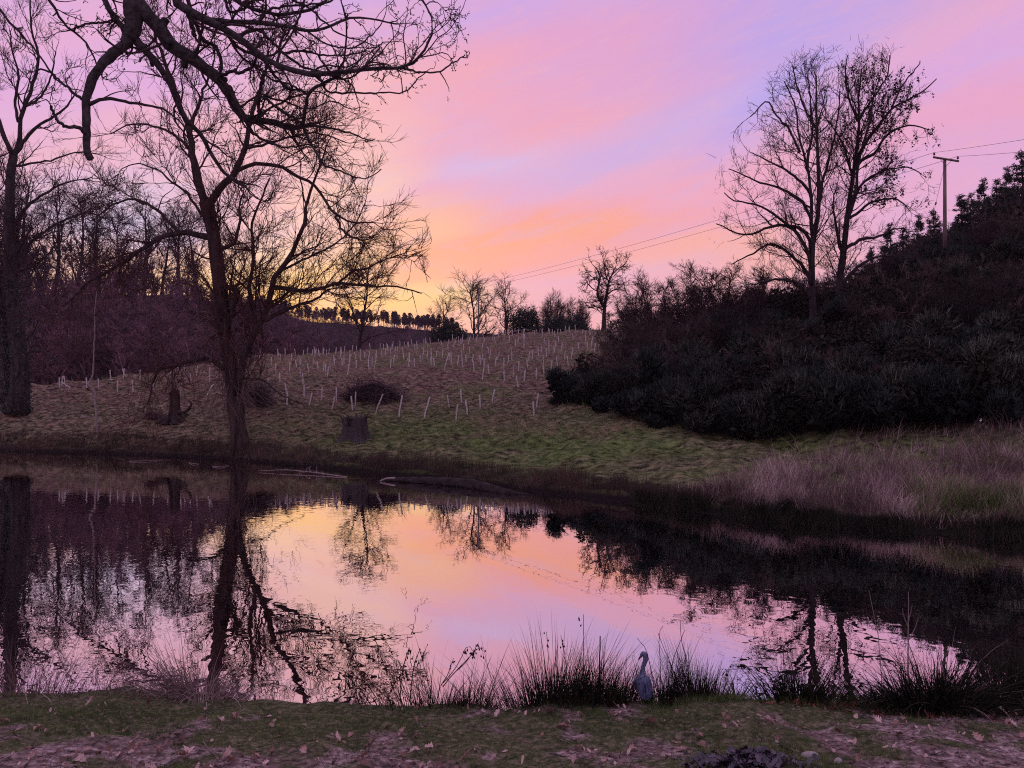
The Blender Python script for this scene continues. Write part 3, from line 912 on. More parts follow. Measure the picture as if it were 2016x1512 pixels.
WY = float(ground_at(475, 886)[1])
WB = at(475, 893, WY)
WB[2] = float(ter(475, WY)[0]) - .1
traced_tree('willow_tree', 'big bare willow with leaning forked trunk on the far shore, mirrored in the pond', 'tree', WY, WB, [
    ([(477, 897), (470, 850), (464, 800), (459, 750), (452, 705), (444, 655), (438, 605), (432, 560), (426, 505), (419, 455), (410, 415), (405, 398)], 33, 25),
    ([(405, 402), (394, 375), (385, 340), (378, 300), (374, 262), (366, 240), (352, 205), (340, 160), (318, 110), (300, 60)], 18, 4, 0, -2.0),
    ([(405, 405), (420, 388), (447, 357), (466, 333), (480, 292), (489, 250), (502, 205), (520, 150), (530, 100)], 16, 4, 0, 1.5),
    ([(464, 775), (472, 735), (483, 695), (500, 655), (517, 627), (529, 591), (537, 564), (547, 537), (567, 507), (587, 467), (601, 433), (607, 393), (625, 340), (640, 290)], 17, 3, -.4, -2.0),
    ([(537, 566), (560, 568), (587, 572), (627, 569), (667, 557), (711, 562), (777, 564), (830, 578)], 9, 2, -1.1, -3.0),
    ([(512, 632), (540, 620), (561, 612), (587, 601), (622, 588), (650, 566)], 9, 3.5, -.8, -.2),
    ([(424, 468), (403, 467), (367, 457), (330, 462), (300, 473), (267, 500), (228, 528), (180, 552), (140, 590)], 13, 3, 0, -2.5),
    ([(350, 458), (330, 434), (313, 417), (283, 397), (250, 393), (217, 407), (180, 436)], 7, 2.5, -.6, 1),
    ([(440, 728), (425, 715), (407, 707), (377, 709), (350, 721), (317, 727), (303, 747), (296, 775), (290, 790)], 10, 2.5, -.2, -2.2),
    ([(440, 560), (452, 566), (467, 572), (462, 590), (457, 606), (450, 640)], 12, 8, -.4, -.5),
    ([(428, 490), (445, 487), (460, 477), (466, 462), (472, 440), (470, 410), (480, 380)], 9, 3, -.3, -1),
    ([(408, 418), (397, 423), (367, 380), (333, 353), (307, 333), (270, 322), (240, 330)], 6, 2, .2, 2),
    ([(468, 336), (504, 322), (547, 328), (581, 347), (611, 360), (637, 387), (661, 422), (691, 437), (737, 437)], 9, 2.5, .2, -2.5),
    ([(661, 425), (674, 453), (704, 470), (722, 472)], 5, 2.5, -1.6, -2.5),
    ([(667, 557), (694, 534), (721, 529), (760, 510), (795, 500)], 5, 1.8, -1.8, -3.5),
    ([(504, 655), (495, 600), (492, 560), (500, 500), (495, 450), (510, 400), (530, 350)], 10, 3, -.6, 1.5),
    ([(378, 300), (350, 270), (310, 250), (260, 245), (220, 262)], 6, 2, -.6, 1),
    ([(374, 262), (385, 220), (400, 180), (420, 130), (425, 80)], 7, 2.5, -.8, -1.5),
    ([(489, 250), (530, 215), (570, 195), (620, 180), (660, 195)], 6, 2, .7, 2),
    ([(480, 292), (520, 285), (570, 270), (620, 262), (680, 280)], 6, 2, .5, -1),
    ([(547, 537), (600, 510), (660, 480), (700, 440), (720, 400)], 5, 2, -1.3, .5),
    ([(480, 745), (520, 750), (545, 772), (580, 790), (600, 800)], 4, 2, -.5, -1.5),
], [
    dict(dens=1.3, t0=.18, ang=(25, 65), lf=.34, lmin=1.6, lmax=5.6, rf=.5, rmin=.028, rmax=.07, K=8, wob=.17, trop=(0, 0, .05), sides=4, rend=.35),
    dict(dens=1.7, t0=.12, ang=(22, 60), lf=.55, lmin=1.0, lmax=2.8, rf=.55, rmin=.024, rmax=.034, K=6, wob=.17, trop=(0, 0, .05)),
    dict(dens=2.4, t0=.1, ang=(20, 55), lf=.7, lmin=.8, lmax=2.0, rf=.6, rmin=.018, rmax=.023, K=4, wob=.15, trop=(0, 0, .06)),
    dict(dens=2.6, t0=.1, ang=(15, 45), lf=.8, lmin=.6, lmax=1.6, rf=.7, rmin=.0135, rmax=.016, K=3, wob=.12, trop=(0, 0, .04)),
], M_willow, M_wtwig, 11, extra=willow_extra, keepf=willow_keep, leafy=willow_mop)


# ---- ivy-clad tree at the left edge
def ivy_on(root, B, P, R, items, rng):
    n = 7000
    pth = np.concatenate([P[0], P[1]]); rr = np.concatenate([R[0], R[1]])
    i = rng.integers(0, len(pth) - 1, n); i = i[(pth[i][:, 2] < 13)]
    n = len(i)
    p = pth[i] + (pth[np.minimum(i + 1, len(pth) - 1)] - pth[i]) * rng.uniform(0, 1, (n, 1)) * ((i != 17) & (i != 35))[:, None]
    h = np.clip((p[:, 2] - 3.5) / 5, .15, 1) * np.clip((13.5 - p[:, 2]) / 4, .1, 1)
    d = norm(rng.normal(0, 1, (n, 3)) * np.array([1, 1, .3]))
    p = p + d * (rr[i] * rng.uniform(.9, 1.1, n) + np.abs(rng.normal(0, .55, n)) * h)[:, None]
    V_, Fc, nv = leafcards(p - B, rng.uniform(.10, .22, n), rng)
    obj('ivy', mkmesh('ivy_leaves', V_, Fc, M_ivy, tint=np.repeat(rng.uniform(0, 1, n), nv)), root, kind='stuff')


LY = float(ground_at(30, 812)[1])
LB = at(30, 812, LY); LB[2] = float(ter(30, LY)[0]) - .1
traced_tree('ivy_clad_tree', 'tall bare tree with ivy round its trunk at the far left edge', 'tree', LY, LB, [
    ([(32, 814), (37, 780), (40, 740), (38, 700), (32, 650), (26, 600), (22, 550), (20, 500), (18, 440), (19, 380), (22, 330), (27, 306)], 36, 14),
    ([(20, 812), (14, 770), (8, 700), (2, 620), (-8, 540), (-20, 450), (-30, 330), (-40, 220)], 26, 8, .2, 1.5),
    ([(27, 310), (15, 285), (0, 245), (-20, 190), (-35, 130), (-40, 60)], 10, 3, 0, 1),
    ([(27, 308), (38, 275), (42, 225), (58, 185), (72, 135), (74, 100), (62, 50), (60, 0)], 9, 2.5, 0, -1),
    ([(28, 310), (45, 280), (65, 256), (100, 232), (128, 212), (150, 180)], 8, 2.5, 0, -1.5),
    ([(20, 330), (60, 322), (100, 316), (150, 300), (190, 302)], 5, 2, 0, 2),
    ([(36, 240), (30, 200), (36, 150), (25, 100), (20, 60)], 6, 2.5, 0, .5),
    ([(48, 210), (80, 190), (100, 150), (110, 100)], 5, 2, -.3, -1.5),
    ([(24, 440), (60, 400), (90, 380), (130, 360), (180, 350)], 7, 2, 0, -2),
    ([(24, 520), (60, 480), (110, 440), (170, 420), (210, 430)], 7, 2, 0, 1.5),
    ([(40, 700), (75, 690), (95, 700), (120, 715)], 8, 4, 0, -1),
], [
    dict(dens=1.0, t0=.25, ang=(25, 60), lf=.35, lmin=1.5, lmax=5.0, rf=.5, rmin=.03, rmax=.07, K=7, wob=.16, trop=(0, 0, .10), sides=4),
    dict(dens=1.5, t0=.2, ang=(25, 55), lf=.5, lmin=.9, lmax=2.6, rf=.55, rmin=.018, rmax=.035, K=5, wob=.18, trop=(0, 0, .08)),
    dict(dens=1.9, t0=.2, ang=(22, 55), lf=.6, lmin=.5, lmax=1.6, rf=.6, rmin=.013, rmax=.02, K=4, wob=.18, trop=(0, 0, .05)),
    dict(dens=1.8, t0=.2, ang=(22, 50), lf=.6, lmin=.4, lmax=1.0, rf=.7, rmin=.010, rmax=.014, K=3, wob=.15, trop=(0, 0, .03)),
], M_bark, M_ttwig, 12, leafy=ivy_on)


# ---- the pair of ash trees on the right
def keys_on(root, B, P, R, items, rng):
    tips = items[2][0][:, -1]
    px = tips[:, 0] / tips[:, 1] * F + CX; py = HY - (tips[:, 2] - EYE) / tips[:, 1] * F
    c = np.flatnonzero((px > 1640 + (py - 120) * .1) & (py < 400) & (py > 110) & (rng.random(len(tips)) < .55 * np.clip((px - 1600) / 150, .1, 1)))[:520]
    pts = np.repeat(tips[c], 7, 0) + rng.normal(0, 1, (len(c) * 7, 3)) * np.array([.07, .07, .16]) - np.array([0, 0, .22])
    V_, Fc, nv = leafcards(pts - B, rng.uniform(.10, .22, len(pts)), rng)
    obj('seed_clusters', mkmesh('ash_keys', V_, Fc, M_dock), root, kind='stuff')


def ash_keep(a):
    px = a[..., 0] / a[..., 1] * F + CX; py = HY - (a[..., 2] - EYE) / a[..., 1] * F
    top = np.interp(px, [1415, 1440, 1480, 1540, 1610, 1700, 1780, 1830, 1850], [330, 250, 190, 130, 98, 88, 110, 140, 200])
    j = RNG.normal(0, 14, (len(a), 1))
    k_ = (py > top + j) & (px > 1418 + j) & (px < 1842 + j)
    return k_.all(1)


ASH_LV = [
    dict(dens=1.05, t0=.15, ang=(28, 65), lf=.36, lmin=1.3, lmax=3.6, rf=.45, rmin=.024, rmax=.045, K=7, wob=.17, trop=(0, 0, .10), sides=4),
    dict(dens=1.6, t0=.12, ang=(25, 60), lf=.55, lmin=.9, lmax=2.2, rf=.55, rmin=.018, rmax=.026, K=5, wob=.2, trop=(0, 0, .06)),
    dict(dens=2.3, t0=.2, ang=(25, 65), lf=.6, lmin=.4, lmax=1.3, rf=.65, rmin=.0145, rmax=.019, K=4, wob=.15, trop=(0, 0, .10)),
    dict(dens=2.3, t0=.1, ang=(25, 55), lf=.7, lmin=.4, lmax=.9, rf=.7, rmin=.0135, rmax=.016, K=3, wob=.15, trop=(0, 0, .05)),
]
AY = 58.0


def gbase(px, Y, sink=.15):
    return tpos(px, Y, sink)


def px_of(P):
    return HY - (P[2] - EYE) / P[1] * F


ab1 = gbase(1600, AY); ab2 = gbase(1655, AY + 1.5)
traced_tree('ash_tree', 'left of the twin bare ash trees rising from the dark scrub, without seed clusters', 'tree', AY, ab1, [
    ([(1602, px_of(ab1)), (1600, 600), (1599, 560), (1598, 520), (1600, 483), (1608, 440), (1612, 400), (1611, 341), (1608, 258), (1607, 200), (1607, 150)], 15, 2.2),
    ([(1598, 560), (1600, 480), (1597, 420), (1596, 358), (1585, 310), (1578, 291), (1565, 202), (1550, 175), (1544, 160)], 9, 2, -.3, -2),
    ([(1598, 400), (1590, 372), (1570, 352), (1545, 334), (1515, 318), (1480, 300)], 7, 2, -.2, -1),
    ([(1597, 430), (1579, 397), (1540, 372), (1499, 361), (1465, 345), (1433, 332)], 7, 2, 0, 1.5),
    ([(1598, 500), (1588, 460), (1549, 440), (1499, 407), (1450, 396), (1425, 380)], 8, 2, 0, -2),
    ([(1598, 530), (1588, 490), (1560, 452), (1526, 444), (1466, 463), (1410, 440)], 9, 2, -.2, -1),
    ([(1600, 560), (1580, 525), (1555, 500), (1520, 480), (1480, 500), (1440, 520)], 8, 2, .2, 2.2),
    ([(1590, 330), (1592, 300), (1600, 258), (1596, 210), (1590, 150)], 6, 2, -1.2, .5),
    ([(1612, 400), (1622, 350), (1636, 300), (1648, 240), (1655, 180)], 7, 2, .1, 1.5),
    ([(1575, 300), (1550, 250), (1530, 230), (1510, 200), (1478, 230)], 5, 2, -1.5, -.5),
    ([(1609, 258), (1585, 215), (1570, 170), (1560, 130)], 5, 2, 0, 2),
    ([(1600, 590), (1570, 560), (1530, 550), (1480, 560)], 8, 2.5, 0, -2),
], ASH_LV, M_bark, M_ttwig, 21, keepf=ash_keep)
traced_tree('ash_tree', 'right of the twin bare ash trees, hung with dark seed clusters', 'tree', AY + 1.5, ab2, [
    ([(1654, px_of(ab2)), (1652, 590), (1652, 560), (1657, 520), (1661, 490), (1667, 440), (1673, 391), (1681, 334), (1688, 275), (1692, 239), (1690, 202), (1693, 165), (1696, 135)], 15, 2.2),
    ([(1682, 334), (1697, 315), (1717, 305), (1745, 268), (1780, 248), (1810, 250), (1832, 256)], 7, 2, 0, -1.5),
    ([(1684, 322), (1705, 280), (1731, 245), (1757, 212), (1797, 192), (1822, 175), (1842, 156)], 8, 2, 0, 1.5),
    ([(1672, 430), (1691, 417), (1717, 397), (1757, 391), (1776, 398), (1790, 412)], 6, 2, 0, -1.5),
    ([(1677, 345), (1668, 310), (1661, 285), (1645, 258), (1630, 240)], 6, 2, 0, 1),
    ([(1664, 490), (1676, 482), (1698, 470), (1730, 465), (1764, 450), (1790, 452)], 8, 2, 0, 2),
    ([(1660, 500), (1652, 480), (1645, 440), (1640, 400), (1650, 360)], 7, 2, 0, 1),
    ([(1662, 450), (1680, 400), (1688, 340), (1697, 290), (1712, 240), (1720, 190), (1732, 150)], 8, 2, -.3, -2),
    ([(1691, 240), (1672, 200), (1665, 150), (1668, 110)], 5, 2, 0, -1.5),
    ([(1692, 235), (1720, 190), (1745, 150), (1752, 110)], 5, 2, 0, 1.5),
    ([(1755, 215), (1775, 170), (1800, 140), (1812, 120)], 4, 2, 1.2, 2),
    ([(1670, 410), (1700, 360), (1740, 335), (1790, 330), (1815, 345)], 6, 2, 0, 1),
    ([(1655, 560), (1690, 525), (1730, 505), (1770, 505)], 8, 2.5, 0, -1.5),
], ASH_LV, M_bark, M_ttwig, 22, keepf=ash_keep, leafy=keys_on)


# ---- free-grown bare trees, a few kinds, each shared by several things
def bare_tree(name, label, seed, h, spread=.45, upness=.12, clear=.3, dens=1.0, trunk_r=None, fine=1.0, barkm=None, twigm=None, stems=1, px_m=.1):
    rng = np.random.default_rng(seed)
    root = thing(name, label, 'tree')
    tr = trunk_r or h * .02
    K = 12
    if stems == 1:
        P, R = grow(np.zeros((1, 3)), np.array([[0, 0, 1.0]]), np.array([h * .93]), np.array([tr]), K, .06, (0, 0, .12), .12, rng)
        R[:, 0] *= 1.4
    else:
        d = rng.normal(0, .32, (stems, 3)); d[:, 2] = 1
        P, R = grow(rng.normal(0, h * .03, (stems, 3)) * np.array([1, 1, 0]), d, rng.uniform(.65, .95, stems) * h, np.full(stems, tr), K, .08, (0, 0, .04), .15, rng)
    obj('trunk', tubemesh(name + '_trunk', [(P, R, 7)], barkm or M_bark), root)
    rm = px_m
    lv = [dict(dens=0, cnt=int(15 * dens) if stems == 1 else int(5 * dens), t0=clear, t1=.97, ang=(30, 70), lf=spread, lmin=h * .12, lmax=h * .5, rf=.55, rmin=rm * 1.1, rmax=tr * .5, K=8, wob=.15, trop=(0, 0, upness), sides=3),
          dict(dens=0, cnt=int(7 * fine), t0=.15, ang=(25, 65), lf=.55, lmin=h * .08, lmax=h * .25, rf=.55, rmin=rm * .6, rmax=tr * .2, K=5, wob=.17, trop=(0, 0, upness * .6)),
          dict(dens=0, cnt=int(5 * fine), t0=.15, ang=(25, 60), lf=.6, lmin=h * .06, lmax=h * .15, rf=.55, rmin=rm * .36, rmax=rm * .6, K=4, wob=.16, trop=(0, 0, upness * .4)),
          dict(dens=0, cnt=int(3 * fine), t0=.15, ang=(20, 50), lf=.7, lmin=h * .04, lmax=h * .09, rf=.6, rmin=rm * .27, rmax=rm * .36, K=3, wob=.14, trop=(0, 0, upness * .3))]
    obj('crown', tubemesh(name + '_twigs', grow_levels(P, R, lv, rng), twigm or M_ttwig), root)
    return root


def stand(root, px, Y, top, h, rz, label, sx=1.0, copy=True, sink=.2, group=None):
    """put a tree of height h at column px and depth Y so that its top shows at row top"""
    b = tpos(px, Y, sink)
    hh = EYE + (HY - top) / F * Y - b[2]
    s = max(hh, .5) / h
    r = dup(root) if copy else root
    r.location = tuple(b); r.rotation_euler.z = rz
    r.scale = (s * sx, s * sx, s); r['label'] = label
    if group: r['group'] = group
    return r


# tree on the crest
cb = tpos(1189, 139, .2)
traced_tree('crest_tree', 'open bare tree alone on the crest of the planted slope', 'tree', 139, cb, [
    ([(1189, px_of(cb)), (1189, 625), (1190, 612), (1192, 592), (1196, 572), (1199, 555), (1205, 540), (1212, 525)], 9, 2),
    ([(1191, 606), (1182, 592), (1176, 578), (1178, 562), (1182, 548), (1176, 532), (1168, 522)], 5, 1.4, 0, -2),
    ([(1195, 580), (1206, 572), (1218, 568), (1228, 560)], 3, 1.3, 0, 3),
    ([(1199, 556), (1192, 540), (1190, 522), (1186, 505)], 3, 1.3, 0, 2),
    ([(1186, 610), (1174, 604), (1162, 606), (1152, 598)], 3, 1.3, 0, 2),
    ([(1204, 542), (1216, 530), (1228, 522), (1234, 515)], 2.5, 1.2, 0, -2),
    ([(1178, 574), (1164, 566), (1155, 556), (1150, 560)], 2.5, 1.2, 0, -3),
    ([(1182, 548), (1166, 545), (1156, 535)], 2.2, 1.2, 0, 1),
], [
    dict(dens=1.7, t0=.12, ang=(30, 80), lf=.6, lmin=1.4, lmax=3.4, rf=.5, rmin=.055, rmax=.09, K=6, wob=.25, trop=(0, 0, .06), sides=3),
    dict(dens=2.2, t0=.12, ang=(30, 65), lf=.55, lmin=.7, lmax=1.8, rf=.6, rmin=.038, rmax=.06, K=4, wob=.25, trop=(0, 0, .03)),
    dict(dens=3.0, t0=.12, ang=(30, 65), lf=.6, lmin=.4, lmax=1.1, rf=.6, rmin=.03, rmax=.04, K=3, wob=.2),
], M_bark, M_ttwig, 31)

T1 = bare_tree('bare_tree', 'tree', 41, 16, .5, .10, .25, 1.05, fine=.85, px_m=.075)
stand(T1, 705, 150, 528, 16, 1.2, 'broad bare tree with a thick trunk standing in the valley just behind the planted ridge', 1.25, copy=False)
stand(T1, 925, 168, 562, 16, 2.6, 'dense reddish bare tree directly behind the far utility pole', 1.35)
T2 = bare_tree('bare_tree', 'tree', 42, 16, .42, .14, .2, 1.1, fine=.78, px_m=.075)
stand(T2, 990, 172, 565, 16, .4, 'bare tree with narrow upright crown just right of the far utility pole', 1.35, copy=False)
stand(T2, 874, 172, 590, 16, 3.1, 'small bare tree at the end of the pine skyline, left of the far pole', 1.2)
T3 = bare_tree('bare_tree', 'tree', 43, 14, .26, .35, .12, 1.4, stems=8, trunk_r=.12, fine=.85, px_m=.07)
stand(T3, 1104, 190, 578, 14, 0, 'pale upright multi-stemmed tree in the haze beyond the crest, left of the crest tree', 1.1, copy=False)
stand(T3, 1062, 195, 592, 14, 2, 'thin upright bare tree in the haze just right of the dark round evergreen', .9)
stand(T3, 1148, 185, 600, 14, 4, 'low bare thicket tree touching the crest tree on its left', 1.2)
stand(T3, 1236, 165, 596, 14, 1, 'bare thorny tree on the crest immediately right of the crest tree', 1.5)
stand(T1, 1270, 175, 566, 16, 5, 'bare twiggy tree between the crest tree and the scrub, breaking the skyline', 1.2)
# tall trees on the wooded hill at the left
left_desc = [
    (58, 188, 360, T1, 'tall bare tree on the wooded hill, right beside the ivy-clad trunk'),
    (104, 200, 372, T2, 'tall bare tree on the wooded hill, second from the ivy-clad trunk'),
    (150, 192, 388, T1, 'bare hilltop tree with spreading crown above the small birch sapling'),
    (196, 205, 400, T2, 'slim bare hilltop tree above and right of the small birch sapling'),
    (244, 196, 420, T1, 'bare hilltop tree halfway between birch sapling and willow trunk'),
    (283, 203, 395, T2, 'straight-trunked bare tree on the hill, above the jagged stump'),
    (320, 210, 430, T1, 'smaller bare hilltop tree left of the willow, above the jagged stump'),
    (352, 200, 402, T2, 'dark straight-trunked hilltop tree, second to the left of the willow trunk'),
    (388, 207, 424, T1, 'dark bare hilltop tree closest to the willow trunk on its left'),
    (-30, 185, 330, T2, 'bare tree half cut off at the left edge behind the ivy-clad tree'),
    (452, 215, 470, T1, 'bare hilltop tree seen through the fork of the willow'),
    (14, 200, 400, T1, 'bare tree seen between the two ivy-clad stems at the left edge'),
]
for i, (px, Y, top, T, lab) in enumerate(left_desc):
    stand(T, px, Y, top, 16, i * 1.37, lab, 1.15, group='tall bare trees on the wooded hill')


# ---- conifers and round evergreens
def conifer(name, label, seed, h, rb, n=60, leafm=M_conif, per=60, dome=False):
    rng = np.random.default_rng(seed)
    root = thing(name, label, 'conifer')
    tp = np.linspace(0, 1, 8)[:, None] * np.array([[0, 0, h]]) + rng.normal(0, .05, (8, 3)); tp[0] = 0
    obj('trunk', tubemesh(name + '_trunk', [(tp[None], np.linspace(h * .018, .02, 8)[None], 7)], M_bark), root)
    t = np.sort(rng.uniform(.1, .99, n * 3)); az = rng.uniform(0, 2 * pi, n * 3)
    prof = (np.sqrt(np.clip(1 - ((t - .35) / .66) ** 2, .02, 1)) if dome else (1.02 - t) ** .75 * (1 + .35 * np.sin(t * 11 + az * 1.0 + seed))) * rng.uniform(.4, 1.15, n * 3)
    L = rb * prof
    p0 = np.stack([0 * t, 0 * t, t * h], -1)
    d = np.stack([np.cos(az), np.sin(az), rng.uniform(-.15, .35, n * 3)], -1)
    P, R = grow(p0, d, L, np.full(n * 3, .03), 6, .1, (0, 0, .03), .4, rng)
    m_ = int(n * 3 * per)
    bi = rng.choice(n * 3, m_, p=L / L.sum()); u = rng.uniform(.15, 1, m_) ** .7 * 5; i = np.minimum(u.astype(int), 4)
    q = P[bi, i] + (P[bi, i + 1] - P[bi, i]) * (u - i)[:, None] + rng.normal(0, h * .012, (m_, 3))
    dd = norm(P[bi, i + 1] - P[bi, i]) + rng.normal(0, .55, (m_, 3)) + np.array([0, 0, .1])
    V1, F1, nv = spikes(q, dd, rng.uniform(.018, .04, m_) * h, np.full(m_, h * .005), rng)
    tn_ = np.repeat(rng.uniform(0, 1, m_), nv)
    if dome:
        c_ = 4200
        d_ = norm(rng.normal(0, 1, (c_, 3))) * (rng.uniform(0, 1, (c_, 1)) ** .35)
        pc = d_ * np.array([rb * .86, rb * .86, h * .46]) * (1 + .18 * np.sin(d_[:, :1] * 9) * np.cos(d_[:, 1:2] * 8)) + np.array([0, 0, h * .47])
        v3, f3, nv3 = leafcards(pc, rng.uniform(.25, .5, c_), rng)
        V1, F1, tn_ = join([(V1, F1, tn_), (v3, f3, np.repeat(rng.uniform(0, .8, c_), nv3))])
    obj('crown', mkmesh(name + '_needles', V1, F1, leafm, tint=tn_), root)
    return root


C1 = conifer('spruce_tree', 'conifer', 51, 10, 1.9, per=34)
C2 = conifer('spruce_tree', 'conifer', 52, 10, 2.4, per=34)
C3 = conifer('evergreen_tree', 'evergreen', 53, 8, 4.4, per=26, dome=True)
cl = [
    (2012, 86, 296, C2, 'highest dark spruce at the right edge of the picture'),
    (1982, 92, 330, C1, 'dark spruce second from the right edge on the steep hill'),
    (1962, 88, 352, C2, 'dark bushy spruce third from the right edge'),
    (1936, 98, 352, C1, 'pointed dark spruce standing clear on the skyline right of the near utility pole'),
    (1912, 95, 378, C2, 'dark spruce on the skyline between two pointed neighbours right of the utility pole'),
    (1893, 92, 384, C1, 'small dark spruce nearest the utility pole on its right'),
    (1838, 94, 412, C2, 'dark spruce immediately left of the near utility pole'),
    (1808, 100, 424, C1, 'narrow dark spruce, second to the left of the near utility pole'),
    (1778, 98, 446, C2, 'low dark spruce between the ash trees and the utility pole'),
    (1752, 104, 440, C1, 'thin ragged spruce just right of the seed-hung ash'),
    (1880, 84, 440, C2, 'low spruce behind the shaft of the near utility pole'),
    (1374, 128, 578, C1, 'small pointed conifer over the scrub skyline, midway from crest tree to ash trees'),
    (1308, 130, 588, C2, 'dark conifer top over the scrub nearest to the crest tree'),
    (1498, 118, 545, C1, 'dark ragged conifer left of the twin ash trees'),
    (1470, 112, 566, C2, 'short dark conifer left of the ragged conifer beside the ash trees'),
    (1716, 96, 486, C1, 'short spruce right behind the seed-hung ash trunk'),
    (2050, 80, 270, C1, 'spruce cut off by the right edge of the picture'),
]
first = {}
for i, (px, Y, top, T, lab) in enumerate(cl):
    stand(T, px, Y, top, 10, i * 1.1, lab, [1.3, 1.15, 1.55][i % 3], copy=T.name in first, group='dark conifers on the right-hand hill')
    first[T.name] = 1
stand(C3, 1034, 148, 603, 8, 0, 'big dark round evergreen behind the rail fence on the ridge', 1.0, copy=False)
stand(C3, 884, 152, 632, 8, 2, 'low dark evergreen behind the ridge left of the far utility pole', 1.15)
stand(C3, 1090, 160, 618, 8, 3, 'hazy round evergreen behind the ridge, right of the big dark one', .8)
stand(C3, 1130, 166, 622, 8, 4, 'flat hazy evergreen on the ridge close to the crest tree', 1.1)
C3['category'] = 'evergreen'

# ---- woods too far or too dense to count: instanced copies inside one object
LIB = bpy.data.collections.new('wood_kinds')


def wood(name, label, srcs, pts, scl, rng, cat='woodland', tilt=.06):
    """srcs: meshes; pts (n,3); scl (n,3)"""
    c = bpy.data.collections.new(name + '_kinds')
    for s in srcs:
        c.objects.link(bpy.data.objects.new(s.name, s))
    me = bpy.data.meshes.new(name)
    me.vertices.add(len(pts)); me.vertices.foreach_set('co', np.asarray(pts, np.float32).ravel())
    a = me.attributes.new('rot', 'FLOAT_VECTOR', 'POINT')
    rr = np.stack([rng.normal(0, tilt, len(pts)), rng.normal(0, tilt, len(pts)), rng.uniform(0, 2 * pi, len(pts))], -1)
    a.data.foreach_set('vector', rr.astype(np.float32).ravel())
    a = me.attributes.new('scl', 'FLOAT_VECTOR', 'POINT'); a.data.foreach_set('vector', np.asarray(scl, np.float32).ravel())
    o = obj(name, me, kind='stuff', label=label, category=cat)
    ng = bpy.data.node_groups.new(name, 'GeometryNodeTree')
    ng.interface.new_socket('Geometry', in_out='INPUT', socket_type='NodeSocketGeometry')
    ng.interface.new_socket('Geometry', in_out='OUTPUT', socket_type='NodeSocketGeometry')
    t = NT(ng)
    gi = t.n('NodeGroupInput'); go = t.n('NodeGroupOutput')
    ci = t.n('GeometryNodeCollectionInfo'); ci.inputs['Collection'].default_value = c; ci.inputs['Separate Children'].default_value = True
    rot = t.n('GeometryNodeInputNamedAttribute', data_type='FLOAT_VECTOR'); rot.inputs['Name'].default_value = 'rot'
    sc_ = t.n('GeometryNodeInputNamedAttribute', data_type='FLOAT_VECTOR'); sc_.inputs['Name'].default_value = 'scl'
    ip = t.n('GeometryNodeInstanceOnPoints'); ip.inputs['Pick Instance'].default_value = True
    t.L.new(gi.outputs[0], ip.inputs['Points']); t.L.new(ci.outputs[0], ip.inputs['Instance'])
    t.L.new(rot.outputs[0], ip.inputs['Rotation']); t.L.new(sc_.outputs[0], ip.inputs['Scale'])
    t.L.new(ip.outputs[0], go.inputs[0])
    md = o.modifiers.new('copies', 'NODES'); md.node_group = ng
    return o


def simple_tree_mesh(name, seed, h, m, stems=1, rm=.05, spread=.4, clear=.2, up=.12, c=(12, 6, 4)):
    rng = np.random.default_rng(seed)
    if stems == 1:
        P, R = grow(np.zeros((1, 3)), np.array([[0, 0, 1.0]]), np.array([h * .95]), np.array([h * .018]), 8, .08, (0, 0, .1), .15, rng)
    else:
        d = rng.normal(0, .45, (stems, 3)); d[:, 2] = 1
        P, R = grow(rng.normal(0, h * .06, (stems, 3)) * np.array([1, 1, 0]), d, rng.uniform(.5, 1, stems) * h, np.full(stems, rm * 1.6), 8, .14, (0, 0, .0), .2, rng)
    lv = [dict(dens=0, cnt=c[0], t0=clear, ang=(25, 65), lf=spread, lmin=h * .1, lmax=h * .5, rf=.6, rmin=rm, rmax=rm * 2.2, K=6, wob=.2, trop=(0, 0, up)),
          dict(dens=0, cnt=c[1], t0=.15, ang=(25, 65), lf=.55, lmin=h * .06, lmax=h * .25, rf=.6, rmin=rm * .6, rmax=rm, K=4, wob=.22, trop=(0, 0, up)),
          dict(dens=0, cnt=c[2], t0=.15, ang=(25, 60), lf=.6, lmin=h * .04, lmax=h * .13, rf=.6, rmin=rm * .4, rmax=rm * .6, K=3, wob=.2, trop=(0, 0, up))]
    its = [(P, R, 5)] + grow_levels(P, R, lv, rng)
    parts = []
    for a, b, s in its:
        v, f = tubes(a, b, s); parts.append((v, f, np.full(len(v), rng.uniform(0, 1))))
    V_, Fc, _ = join(parts)
    tn = np.clip(.25 + .4 * vnoise(V_[:, 0] * 3, V_[:, 2] * 3, 5) + V_[:, 2] / h * .3, 0, 1)
    return mkmesh(name, V_, Fc, m, True, tn)


rw = np.random.default_rng(61)
wt = [simple_tree_mesh('wood_tree', 60 + i, 9, M_wood, rm=.07) for i in range(3)]
n = 1300
wp = rw.uniform(-700, 700, n); wY = rw.uniform(98, 215, n)
wp = np.where(wp > 640, wp - 1200, wp)
pts = np.stack([(wp - CX) / F * wY, wY, ter(wp, wY) - .3], -1)
ridge = np.array([np.interp(p_, TC, KY_[:, 6]) for p_ in wp])
k = wY > ridge + 12
pts = pts[k]; n = len(pts)
s = (rw.uniform(.6, 1.0, n) * np.interp(pts[:, 1], [100, 160, 200], [1.0, .9, .85]))[:, None] * np.array([[1.5, 1.5, 1.0]])
xp = rw.uniform(-150, 400, 85) ** 1.0; xY = rw.uniform(184, 214, 85)
xs_ = rw.uniform(1.1, 1.9, 85) * np.interp(xp, [0, 200, 400], [1.05, .95, .7])
pts = np.concatenate([pts, np.stack([(xp - CX) / F * xY, xY, ter(xp, xY) - .3], -1)])
s = np.concatenate([s, xs_[:, None] * np.array([[1.1, 1.1, 1.0]])])
